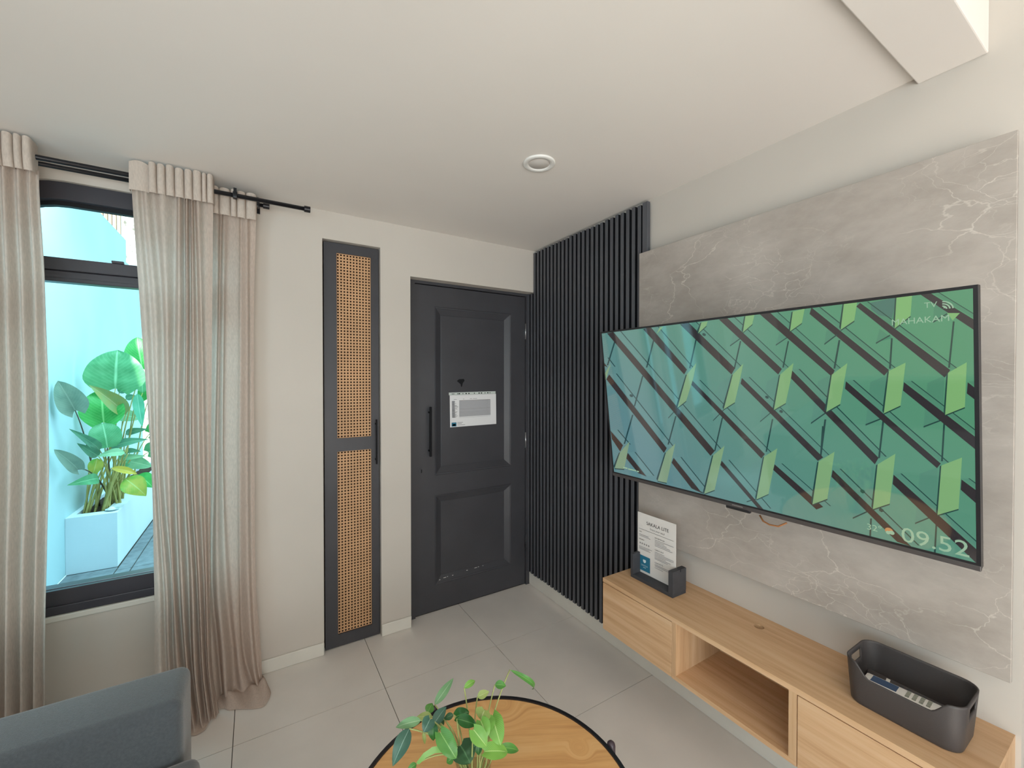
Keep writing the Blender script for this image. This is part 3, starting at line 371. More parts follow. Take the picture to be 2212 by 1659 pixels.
SCREEN=[(4, [(0.0775, 0.008), (0.0832, 0.008), (0.544, 0.506), (0.5255, 0.5281), (0.0429, 0.0106)]), (2, [(0.0889, 0.008), (0.124, 0.008), (0.571, 0.4987), (0.5464, 0.5034)]), (3, [(0.124, 0.008), (0.1282, 0.008), (0.1301, 0.0082), (0.5754, 0.498), (0.571, 0.4987)]), (4, [(0.5693, 0.54), (0.7116, 0.692), (0.6921, 0.692), (0.5627, 0.5575)]), (2, [(0.5717, 0.5375), (0.5957, 0.5323), (0.7346, 0.6831), (0.7139, 0.6897)]), (3, [(0.5957, 0.5323), (0.6, 0.5316), (0.7383, 0.6821), (0.7346, 0.6831)]), (4, [(0.2693, 0.008), (0.2958, 0.008), (0.4506, 0.1899), (0.4366, 0.2092), (0.2543, 0.0113)]), (2, [(0.3005, 0.008), (0.3295, 0.008), (0.4798, 0.1871), (0.4532, 0.1877)]), (3, [(0.3295, 0.008), (0.3344, 0.008), (0.4846, 0.1872), (0.4798, 0.1871)]), (4, [(0.4713, 0.2342), (0.7275, 0.4894), (0.715, 0.5068), (0.4652, 0.2509)]), (2, [(0.4739, 0.232), (0.5001, 0.2308), (0.7495, 0.483), (0.7294, 0.4871)]), (3, [(0.5001, 0.2308), (0.5047, 0.2308), (0.7531, 0.4825), (0.7495, 0.483)]), (4, [(0.7574, 0.5203), (0.8949, 0.6339), (0.8757, 0.6478), (0.7519, 0.5409)]), (2, [(0.7593, 0.518), (0.7787, 0.5136), (0.913, 0.6263), (0.8965, 0.6316)]), (3, [(0.7787, 0.5136), (0.7822, 0.513), (0.916, 0.6255), (0.913, 0.6263)]), (4, [(0.448, 0.008), (0.4739, 0.008), (0.642, 0.188), (0.628, 0.2105), (0.4345, 0.0095)]), (2, [(0.4783, 0.008), (0.5024, 0.008), (0.6659, 0.1855), (0.6442, 0.1861)]), (3, [(0.5024, 0.008), (0.5064, 0.008), (0.6698, 0.1856), (0.6659, 0.1855)]), (4, [(0.6646, 0.2232), (0.901, 0.4726), (0.8859, 0.4863), (0.6585, 0.2431)]), (2, [(0.6667, 0.2212), (0.688, 0.2202), (0.9189, 0.467), (0.9026, 0.4705)]), (3, [(0.688, 0.2202), (0.6918, 0.2202), (0.9218, 0.4666), (0.9189, 0.467)]), (4, [(0.6163, 0.008), (0.6263, 0.008), (0.7961, 0.1933), (0.7838, 0.2115), (0.5948, 0.0089)]), (2, [(0.63, 0.008), (0.6505, 0.008), (0.8161, 0.1909), (0.7979, 0.1915)]), (3, [(0.6505, 0.008), (0.6539, 0.008), (0.6539, 0.008), (0.8193, 0.191), (0.8161, 0.1909)]), (4, [(0.7703, 0.008), (0.9402, 0.2001), (0.9325, 0.2189), (0.7369, 0.008)]), (2, [(0.7735, 0.008), (0.7909, 0.008), (0.9568, 0.1978), (0.9417, 0.1984)]), (3, [(0.7909, 0.008), (0.7937, 0.008), (0.9595, 0.1979), (0.9568, 0.1978)]), (4, [(0.0328, 0.2065), (0.3273, 0.5262), (0.3112, 0.55), (0.0118, 0.2301)]), (2, [(0.0367, 0.2038), (0.0757, 0.2028), (0.3608, 0.5178), (0.3303, 0.5233)]), (3, [(0.0757, 0.2028), (0.0826, 0.2029), (0.3662, 0.517), (0.3608, 0.5178)]), (4, [(0.3582, 0.5638), (0.4785, 0.6899), (0.4332, 0.6801), (0.346, 0.587)]), (2, [(0.3611, 0.5609), (0.3908, 0.5549), (0.5076, 0.6795), (0.4811, 0.687)]), (3, [(0.3908, 0.5549), (0.3961, 0.5541), (0.5124, 0.6784), (0.5076, 0.6795)]), (4, [(0.0088, 0.4847), (0.0815, 0.5479), (0.0603, 0.5817), (0.0131, 0.526)]), (2, [(0.0128, 0.4815), (0.053, 0.4758), (0.1232, 0.5382), (0.0853, 0.5447)]), (3, [(0.053, 0.4758), (0.0601, 0.4751), (0.13, 0.5373), (0.1232, 0.5382)]), (4, [(0.1077, 0.5813), (0.2069, 0.6762), (0.1602, 0.6691), (0.0921, 0.6075)]), (2, [(0.1114, 0.578), (0.1485, 0.571), (0.2446, 0.6647), (0.2103, 0.6729)]), (3, [(0.1485, 0.571), (0.1551, 0.57), (0.2506, 0.6635), (0.2446, 0.6647)]), (4, [(0.008, 0.1506), (0.0278, 0.1728), (0.008, 0.1647)]), (2, [(0.008, 0.1435), (0.008, 0.1251), (0.0318, 0.1253), (0.0708, 0.1697), (0.0318, 0.1702)]), (3, [(0.0318, 0.1253), (0.0389, 0.1256), (0.0777, 0.1699), (0.0708, 0.1697)]), (4, [(0.8248, 0.1976), (1.0359, 0.4514), (1.0271, 0.472), (0.8198, 0.2224)]), (2, [(0.827, 0.1952), (0.8442, 0.1943), (1.0509, 0.4457), (1.0377, 0.4489)]), (3, [(0.8442, 0.1943), (0.8484, 0.1944), (1.0541, 0.4452), (1.0509, 0.4457)]), (4, [(0.8871, 0.008), (0.8892, 0.008), (1.0644, 0.2008), (1.0541, 0.2162), (0.8818, 0.0253)]), (2, [(0.893, 0.008), (0.9076, 0.008), (1.0785, 0.198), (1.066, 0.1988)]), (3, [(0.9076, 0.008), (0.911, 0.008), (1.0815, 0.1981), (1.0785, 0.198)]), (4, [(1.0944, 0.234), (1.222, 0.3676), (1.222, 0.399), (1.092, 0.2569)]), (2, [(1.222, 0.3644), (1.0959, 0.232), (1.1079, 0.2309), (1.222, 0.3517)]), (3, [(1.222, 0.3517), (1.1079, 0.2309), (1.1108, 0.2309), (1.222, 0.3489)]), (4, [(1.0065, 0.0098), (1.1818, 0.2027), (1.1716, 0.2215), (0.9977, 0.019)]), (2, [(1.0082, 0.008), (1.0215, 0.0089), (1.1935, 0.2001), (1.1831, 0.2008)]), (3, [(1.0215, 0.0089), (1.0248, 0.0094), (1.1961, 0.2001), (1.1935, 0.2001)]), (4, [(1.2112, 0.2331), (1.222, 0.2457), (1.222, 0.275), (1.2094, 0.2609)]), (2, [(1.222, 0.2422), (1.2125, 0.2312), (1.222, 0.2302)]), (4, [(1.1502, 0.008), (1.222, 0.0813), (1.222, 0.106), (1.131, 0.008)]), (2, [(1.222, 0.0783), (1.1532, 0.008), (1.1631, 0.008), (1.222, 0.0687)]), (3, [(1.222, 0.0687), (1.1631, 0.008), (1.1652, 0.008), (1.222, 0.0665)]), (4, [(0.9667, 0.2324), (1.1615, 0.4458), (1.1544, 0.4595), (0.9637, 0.2546)]), (2, [(0.9686, 0.2301), (0.9829, 0.229), (1.1739, 0.4407), (1.163, 0.4435)]), (3, [(0.9829, 0.229), (0.9864, 0.229), (1.1766, 0.4402), (1.1739, 0.4407)]), (4, [(1.198, 0.4805), (1.222, 0.5023), (1.222, 0.5359), (1.1964, 0.5077)]), (2, [(1.222, 0.499), (1.1993, 0.4783), (1.2097, 0.4752), (1.222, 0.4865)]), (3, [(1.222, 0.4865), (1.2097, 0.4752), (1.2122, 0.4747), (1.222, 0.4837)]), (4, [(1.0674, 0.4943), (1.222, 0.6559), (1.222, 0.692), (1.2211, 0.692), (1.0647, 0.5217)]), (2, [(1.222, 0.6521), (1.069, 0.4918), (1.0817, 0.4883), (1.222, 0.6369)]), (3, [(1.222, 0.6369), (1.0817, 0.4883), (1.0848, 0.4877), (1.222, 0.6333)]), (4, [(0.9246, 0.5078), (1.1001, 0.692), (1.0994, 0.692), (1.0709, 0.6886), (0.9203, 0.5305)]), (2, [(0.9266, 0.5051), (0.942, 0.501), (1.114, 0.6841), (1.1018, 0.6894)]), (3, [(0.942, 0.501), (0.9458, 0.5003), (1.1171, 0.683), (1.114, 0.6841)]), (3, [(0.6653, 0.0926), (0.6701, 0.0929), (0.6419, 0.1905), (0.6369, 0.1904)]), (3, [(0.8173, 0.1037), (0.8214, 0.104), (0.8018, 0.1888), (0.7976, 0.1887)]), (3, [(0.5807, 0.3727), (0.586, 0.3722), (0.5468, 0.5055), (0.5412, 0.5064)]), (3, [(0.7566, 0.3633), (0.761, 0.3629), (0.7348, 0.4799), (0.7302, 0.4806)]), (3, [(0.3804, 0.383), (0.387, 0.3825), (0.3391, 0.5094), (0.3322, 0.5103)]), (3, [(0.2279, 0.214), (0.2354, 0.214), (0.1746, 0.354), (0.1665, 0.3545)]), (3, [(0.1526, 0.3942), (0.1608, 0.3936), (0.0953, 0.5393), (0.0866, 0.5405)]), (3, [(0.3001, 0.0628), (0.3071, 0.0633), (0.2599, 0.1776), (0.2526, 0.1774)]), (3, [(0.0818, 0.053), (0.0903, 0.0536), (0.0318, 0.1628), (0.0227, 0.1626)]), (3, [(0.4957, 0.0748), (0.5015, 0.0752), (0.4662, 0.1846), (0.4602, 0.1845)]), (3, [(1.1875, 0.0824), (1.1907, 0.0828), (1.1812, 0.197), (1.1779, 0.197)]), (3, [(1.0704, 0.1145), (1.0742, 0.1148), (1.0684, 0.1973), (1.0645, 0.1972)]), (3, [(0.9527, 0.1107), (0.9572, 0.111), (0.9419, 0.195), (0.9372, 0.1949)]), (3, [(1.1676, 0.337), (1.171, 0.3367), (1.1654, 0.4392), (1.162, 0.4397)]), (3, [(1.0469, 0.3425), (1.051, 0.3421), (1.0388, 0.452), (1.0347, 0.4527)]), (3, [(0.9084, 0.3515), (0.9133, 0.3511), (0.8965, 0.4699), (0.8914, 0.4707)]), (3, [(1.145, 0.692), (1.1498, 0.5999), (1.1533, 0.5989), (1.1485, 0.692)]), (3, [(1.0083, 0.692), (1.0119, 0.6374), (1.0162, 0.6362), (1.0126, 0.692)]), (3, [(0.9015, 0.3731), (0.9052, 0.3727), (0.8959, 0.4712), (0.8921, 0.4718)]), (2, [(1.1398, 0.2361), (1.171, 0.2168), (1.1677, 0.3273), (1.1307, 0.3503)]), (3, [(1.1677, 0.3273), (1.1307, 0.3503), (1.1307, 0.3543), (1.1677, 0.3311)]), (2, [(1.0231, 0.2346), (1.0581, 0.2162), (1.0513, 0.3315), (1.009, 0.3567)]), (3, [(1.0513, 0.3315), (1.009, 0.3567), (1.0089, 0.3611), (1.0512, 0.3358)]), (2, [(0.8958, 0.2328), (0.9256, 0.2156), (0.9167, 0.3247), (0.8718, 0.3648)]), (3, [(0.9167, 0.3247), (0.8718, 0.3648), (0.8716, 0.3696), (0.9166, 0.3294)]), (2, [(1.1211, 0.4811), (1.1555, 0.4568), (1.1518, 0.584), (1.1092, 0.6208)]), (3, [(1.1518, 0.584), (1.1092, 0.6208), (1.1091, 0.625), (1.1517, 0.5881)]), (2, [(0.9896, 0.4984), (1.0249, 0.4751), (1.0148, 0.6083), (0.9702, 0.6466)]), (3, [(1.0148, 0.6083), (0.9702, 0.6466), (0.9701, 0.6513), (1.0147, 0.6129)]), (2, [(0.7478, 0.235), (0.7837, 0.2139), (0.7626, 0.3318), (0.7177, 0.3739)]), (3, [(0.7626, 0.3318), (0.7177, 0.3739), (0.7174, 0.3778), (0.7624, 0.3356)]), (2, [(0.6804, 0.5314), (0.7196, 0.507), (0.6901, 0.6575), (0.6547, 0.6768)]), (3, [(0.6901, 0.6575), (0.6547, 0.6768), (0.6544, 0.6811), (0.6898, 0.6616)]), (2, [(0.5815, 0.2414), (0.6251, 0.2155), (0.5908, 0.3403), (0.5458, 0.3852)]), (3, [(0.5908, 0.3403), (0.5458, 0.3852), (0.5455, 0.3895), (0.5906, 0.3445)]), (2, [(0.3959, 0.2404), (0.4424, 0.2148), (0.3933, 0.3471), (0.3462, 0.3916)]), (3, [(0.3933, 0.3471), (0.3462, 0.3916), (0.3457, 0.3964), (0.3929, 0.3518)]), (2, [(0.4822, 0.5605), (0.531, 0.53), (0.4848, 0.6855), (0.4611, 0.6795)]), (3, [(0.4848, 0.6855), (0.4611, 0.6795), (0.4607, 0.6843), (0.4844, 0.6902)]), (2, [(1.0736, 0.0596), (1.0821, 0.021), (1.0785, 0.0951), (1.0324, 0.0444)]), (3, [(1.0785, 0.0951), (1.0324, 0.0444), (1.0323, 0.0485), (1.0784, 0.0991)]), (2, [(1.0474, 0.0871), (1.0723, 0.1147), (1.0687, 0.1043), (1.0384, 0.1239)]), (3, [(1.0687, 0.1043), (1.0384, 0.1239), (1.0383, 0.128), (1.0686, 0.1083)]), (2, [(0.9235, 0.0806), (0.9587, 0.0676), (0.9511, 0.0914), (0.9173, 0.1182)]), (3, [(0.9511, 0.0914), (0.9173, 0.1182), (0.9171, 0.1226), (0.9509, 0.0957)]), (2, [(1.1552, 0.0366), (1.1798, 0.0516), (1.1781, 0.0606), (1.1528, 0.0785)]), (3, [(1.1781, 0.0606), (1.1528, 0.0785), (1.1527, 0.0823), (1.178, 0.0643)]), (2, [(0.6423, 0.0661), (0.671, 0.0784), (0.6659, 0.0828), (0.6297, 0.1049)]), (3, [(0.6659, 0.0828), (0.6297, 0.1049), (0.6295, 0.1089), (0.6657, 0.0867)]), (2, [(0.7925, 0.0792), (0.817, 0.0858), (0.8168, 0.0903), (0.7816, 0.1125)]), (3, [(0.8168, 0.0903), (0.7816, 0.1125), (0.7814, 0.1162), (0.8166, 0.0938)]), (5, [(0.6331, 0.2105), (0.6726, 0.1724), (0.6566, 0.2331), (0.6342, 0.312), (0.5908, 0.3403)]), (3, [(0.6342, 0.312), (0.5908, 0.3403), (0.5906, 0.344), (0.634, 0.3156)]), (3, [(0.6284, 0.2125), (0.6331, 0.2105), (0.5908, 0.3403), (0.5865, 0.3333)]), (5, [(0.7902, 0.2116), (0.831, 0.1747), (0.8204, 0.2299), (0.8024, 0.306), (0.7648, 0.3316)]), (3, [(0.8024, 0.306), (0.7648, 0.3316), (0.7647, 0.335), (0.8022, 0.3093)]), (3, [(0.7863, 0.2134), (0.7902, 0.2116), (0.7648, 0.3316), (0.7612, 0.3252)]), (5, [(0.449, 0.2093), (0.4934, 0.1646), (0.475, 0.2259), (0.4373, 0.3161), (0.3946, 0.347)]), (3, [(0.4373, 0.3161), (0.3946, 0.347), (0.3943, 0.3511), (0.4369, 0.3201)]), (3, [(0.4433, 0.2115), (0.449, 0.2093), (0.3946, 0.347), (0.3894, 0.3392)]), (5, [(0.9328, 0.2128), (0.9721, 0.1791), (0.9507, 0.301), (0.9142, 0.3278)]), (3, [(0.9507, 0.301), (0.9142, 0.3278), (0.9141, 0.3319), (0.9506, 0.3049)]), (3, [(0.9289, 0.215), (0.9328, 0.2128), (0.9142, 0.3278), (0.9106, 0.3199)]), (5, [(1.0643, 0.2034), (1.0989, 0.1814), (1.0862, 0.2979), (1.0507, 0.3221)]), (3, [(1.0862, 0.2979), (1.0507, 0.3221), (1.0506, 0.3258), (1.0861, 0.3015)]), (3, [(1.0611, 0.2054), (1.0643, 0.2034), (1.0507, 0.3221), (1.0476, 0.3149)]), (5, [(1.1777, 0.2097), (1.2102, 0.1839), (1.2058, 0.295), (1.1712, 0.3173)]), (3, [(1.2058, 0.295), (1.1712, 0.3173), (1.1712, 0.3207), (1.2058, 0.2983)]), (3, [(1.175, 0.2116), (1.1777, 0.2097), (1.1712, 0.3173), (1.1686, 0.3107)]), (5, [(0.7247, 0.4988), (0.7691, 0.4627), (0.7323, 0.6309), (0.6898, 0.6616)]), (3, [(0.7323, 0.6309), (0.6898, 0.6616), (0.6896, 0.6653), (0.7321, 0.6344)]), (3, [(0.7204, 0.5014), (0.7247, 0.4988), (0.6898, 0.6616), (0.6859, 0.6554)]), (5, [(0.8883, 0.4875), (0.9314, 0.4497), (0.9073, 0.6041), (0.8655, 0.6332)]), (3, [(0.9073, 0.6041), (0.8655, 0.6332), (0.8653, 0.6376), (0.9072, 0.6084)]), (3, [(0.8841, 0.4906), (0.8883, 0.4875), (0.8655, 0.6332), (0.8616, 0.6255)]), (5, [(1.0334, 0.4709), (1.0727, 0.4337), (1.0573, 0.5804), (1.0192, 0.6071)]), (3, [(1.0573, 0.5804), (1.0192, 0.6071), (1.0191, 0.6111), (1.0572, 0.5842)]), (3, [(1.0299, 0.4737), (1.0334, 0.4709), (1.0192, 0.6071), (1.0159, 0.6001)]), (5, [(1.1625, 0.4506), (1.1996, 0.4237), (1.1922, 0.5588), (1.1535, 0.586)]), (3, [(1.1922, 0.5588), (1.1535, 0.586), (1.1535, 0.5896), (1.1921, 0.5623)]), (3, [(1.1597, 0.4531), (1.1625, 0.4506), (1.1535, 0.586), (1.1508, 0.5796)]), (5, [(0.5372, 0.5235), (0.5842, 0.4802), (0.533, 0.6629), (0.4875, 0.6895)]), (3, [(0.533, 0.6629), (0.4875, 0.6895), (0.4873, 0.692), (0.4899, 0.692), (0.5327, 0.6669)]), (3, [(0.5318, 0.5265), (0.5372, 0.5235), (0.4875, 0.6895), (0.4826, 0.6826)]), (5, [(0.3221, 0.5453), (0.3717, 0.5002), (0.3133, 0.6825), (0.2665, 0.6831)]), (3, [(0.3133, 0.6825), (0.2665, 0.6831), (0.2661, 0.6877), (0.3129, 0.687)]), (3, [(0.3155, 0.5487), (0.3221, 0.5453), (0.2665, 0.6831), (0.2606, 0.6755)]), (5, [(0.0599, 0.5852), (0.1248, 0.5233), (0.0772, 0.6647), (0.0141, 0.673)]), (3, [(0.0772, 0.6647), (0.0141, 0.673), (0.0135, 0.6781), (0.0766, 0.6696)]), (3, [(0.008, 0.6626), (0.0515, 0.5892), (0.0599, 0.5852), (0.0141, 0.673), (0.008, 0.6658)]), (5, [(0.008, 0.199), (0.0506, 0.1546), (0.008, 0.2339)]), (5, [(0.8365, 0.012), (0.8653, 0.008), (0.8695, 0.008), (0.8601, 0.0505), (0.8256, 0.0733)]), (3, [(0.8601, 0.0505), (0.8256, 0.0733), (0.8255, 0.0764), (0.86, 0.0535)]), (3, [(0.8328, 0.0133), (0.8365, 0.012), (0.8256, 0.0733), (0.8223, 0.0667)]), (5, [(0.6896, 0.008), (0.6896, 0.008), (0.7198, 0.008), (0.7112, 0.038), (0.6777, 0.0634)]), (3, [(0.7112, 0.038), (0.6777, 0.0634), (0.6775, 0.0668), (0.711, 0.0413)]), (3, [(0.6853, 0.0094), (0.6896, 0.008), (0.6777, 0.0634), (0.6738, 0.0563)]), (5, [(0.5264, 0.0115), (0.5516, 0.0106), (0.5449, 0.0265), (0.5091, 0.0519)]), (3, [(0.5449, 0.0265), (0.5091, 0.0519), (0.5088, 0.0556), (0.5447, 0.0301)]), (3, [(0.5212, 0.013), (0.5264, 0.0115), (0.5091, 0.0519), (0.5044, 0.044)]), (5, [(0.3398, 0.011), (0.3567, 0.011), (0.3199, 0.0392)]), (5, [(0.9693, 0.008), (1.0001, 0.008), (0.9922, 0.0578), (0.9591, 0.0812)]), (3, [(0.9922, 0.0578), (0.9591, 0.0812), (0.959, 0.085), (0.9921, 0.0615)]), (3, [(0.9659, 0.008), (0.9693, 0.008), (0.9591, 0.0812), (0.9558, 0.0733)]), (5, [(1.0842, 0.008), (1.1148, 0.008), (1.1109, 0.0592), (1.0786, 0.0891)]), (3, [(1.1109, 0.0592), (1.0786, 0.0891), (1.0786, 0.0926), (1.1109, 0.0626)]), (3, [(1.0813, 0.0081), (1.0815, 0.008), (1.0842, 0.008), (1.0786, 0.0891), (1.0757, 0.0818)]), (5, [(1.1781, 0.0606), (1.1999, 0.0634), (1.1876, 0.0801)]), (6, [(1.0292, 0.0132), (1.0693, 0.008), (1.0823, 0.008), (1.0786, 0.0891), (1.0307, 0.0313)]), (3, [(0.5267, 0.0534), (0.5335, 0.0525), (0.5398, 0.0577), (0.5395, 0.0629), (0.5327, 0.0639), (0.5263, 0.0587)]), (3, [(0.7398, 0.2852), (0.7453, 0.2836), (0.7504, 0.2877), (0.7501, 0.2924), (0.7447, 0.2941), (0.7395, 0.29)]), (3, [(0.7821, 0.3315), (0.7873, 0.3297), (0.7922, 0.3336), (0.792, 0.3383), (0.7868, 0.3401), (0.7819, 0.3362)]), (3, [(0.9915, 0.5558), (0.9968, 0.5529), (1.002, 0.5568), (1.0018, 0.5625), (0.9965, 0.5654), (0.9913, 0.5615)]), (3, [(1.0333, 0.6016), (1.0384, 0.5986), (1.0433, 0.6023), (1.0431, 0.6078), (1.0381, 0.6109), (1.0332, 0.6072)]), (3, [(0.1488, 0.3005), (0.1588, 0.2982), (0.1679, 0.3037), (0.1672, 0.3101), (0.1573, 0.3124), (0.1481, 0.307)])]
CURT_FRONT=[[(-2.0941, -0.133, 2.24), (-2.077, -0.147, 2.24), (-2.0641, -0.133, 2.24), (-2.0481, -0.1484, 2.24), (-2.0276, -0.126, 2.24), (-1.9964, -0.161, 2.24), (-1.9568, -0.126, 2.24), (-1.9414, -0.161, 2.24), (-1.9274, -0.1225, 2.24), (-1.9164, -0.161, 2.24), (-1.9085, -0.126, 2.24), (-1.899, -0.1575, 2.24), (-1.8926, -0.1295, 2.24), (-1.8782, -0.154, 2.24), (-1.8587, -0.133, 2.24), (-1.8258, -0.14, 2.24)], [(-2.0941, -0.133, 2.1749), (-2.077, -0.147, 2.1786), (-2.0641, -0.133, 2.1815), (-2.0481, -0.1484, 2.185), (-2.0276, -0.126, 2.1895), (-1.9964, -0.161, 2.1963), (-1.9568, -0.126, 2.205), (-1.9414, -0.161, 2.2083), (-1.9274, -0.1225, 2.2114), (-1.9164, -0.161, 2.2138), (-1.9085, -0.126, 2.2155), (-1.899, -0.1575, 2.2176), (-1.8926, -0.1295, 2.219), (-1.8782, -0.154, 2.2222), (-1.8587, -0.133, 2.2264), (-1.8258, -0.14, 2.2336)], [(-2.07, -0.137, 1.6883), (-2.0527, -0.153, 1.6895), (-2.0381, -0.137, 1.6905), (-2.0204, -0.1546, 1.6917), (-2.0025, -0.129, 1.6929), (-1.9829, -0.169, 1.6943), (-1.9646, -0.129, 1.6955), (-1.9446, -0.169, 1.6969), (-1.929, -0.125, 1.698), (-1.9181, -0.169, 1.6987), (-1.9086, -0.129, 1.6994), (-1.8975, -0.165, 1.7001), (-1.8847, -0.133, 1.701), (-1.8685, -0.161, 1.7021), (-1.8555, -0.137, 1.703), (-1.8325, -0.145, 1.7046)], [(-2.0432, -0.14, 1.117), (-2.0344, -0.16, 1.1161), (-2.0271, -0.14, 1.1153), (-2.0167, -0.162, 1.1142), (-2.0047, -0.13, 1.1129), (-1.9821, -0.18, 1.1105), (-1.9669, -0.13, 1.1089), (-1.9515, -0.18, 1.1073), (-1.9376, -0.125, 1.1058), (-1.9235, -0.18, 1.1043), (-1.9124, -0.13, 1.1032), (-1.8982, -0.175, 1.1017), (-1.8821, -0.135, 1.1), (-1.8643, -0.17, 1.0981), (-1.8513, -0.14, 1.0967), (-1.8398, -0.15, 1.0955)], [(-2.0343, -0.153, 0.6406), (-2.0151, -0.177, 0.6358), (-2.0047, -0.153, 0.6332), (-1.9913, -0.1794, 0.6298), (-1.9792, -0.141, 0.6267), (-1.9671, -0.201, 0.6237), (-1.9564, -0.141, 0.621), (-1.9379, -0.201, 0.6163), (-1.9239, -0.135, 0.6128), (-1.9034, -0.201, 0.6076), (-1.8939, -0.141, 0.6052), (-1.8811, -0.195, 0.602), (-1.8683, -0.147, 0.5987), (-1.8569, -0.189, 0.5959), (-1.8488, -0.153, 0.5938), (-1.8439, -0.165, 0.5926)], [(-2.0322, -0.171, 0.3055), (-2.0103, -0.199, 0.2977), (-1.9955, -0.171, 0.2924), (-1.9821, -0.2018, 0.2876), (-1.9716, -0.157, 0.2838), (-1.9504, -0.227, 0.2762), (-1.9381, -0.157, 0.2718), (-1.9211, -0.227, 0.2658), (-1.9133, -0.15, 0.263), (-1.8945, -0.227, 0.2562), (-1.8818, -0.157, 0.2517), (-1.8691, -0.22, 0.2471), (-1.8594, -0.164, 0.2437), (-1.8497, -0.213, 0.2402), (-1.8432, -0.171, 0.2379), (-1.84, -0.185, 0.2367)], [(-2.0276, -0.192, 0.035), (-2.0029, -0.218, 0.035), (-1.9838, -0.192, 0.035), (-1.9674, -0.2206, 0.035), (-1.9539, -0.179, 0.035), (-1.9311, -0.244, 0.035), (-1.9157, -0.179, 0.035), (-1.9002, -0.244, 0.035), (-1.8908, -0.1725, 0.035), (-1.8751, -0.244, 0.035), (-1.8656, -0.179, 0.035), (-1.8496, -0.2375, 0.035), (-1.8399, -0.1855, 0.035), (-1.8302, -0.231, 0.035), (-1.8237, -0.192, 0.035), (-1.8172, -0.205, 0.035)], [(-2.035, -0.2095, 0.006), (-2.0102, -0.2298, 0.006), (-1.9871, -0.239, 0.006), (-1.968, -0.2508, 0.006), (-1.9495, -0.257, 0.006), (-1.9277, -0.2653, 0.006), (-1.9097, -0.2661, 0.006), (-1.8903, -0.2781, 0.006), (-1.8752, -0.2769, 0.006), (-1.8604, -0.2702, 0.006), (-1.8529, -0.2479, 0.006), (-1.8452, -0.225, 0.006), (-1.8359, -0.2194, 0.006), (-1.8262, -0.2197, 0.006), (-1.8206, -0.2059, 0.006), (-1.8153, -0.1857, 0.006)]]
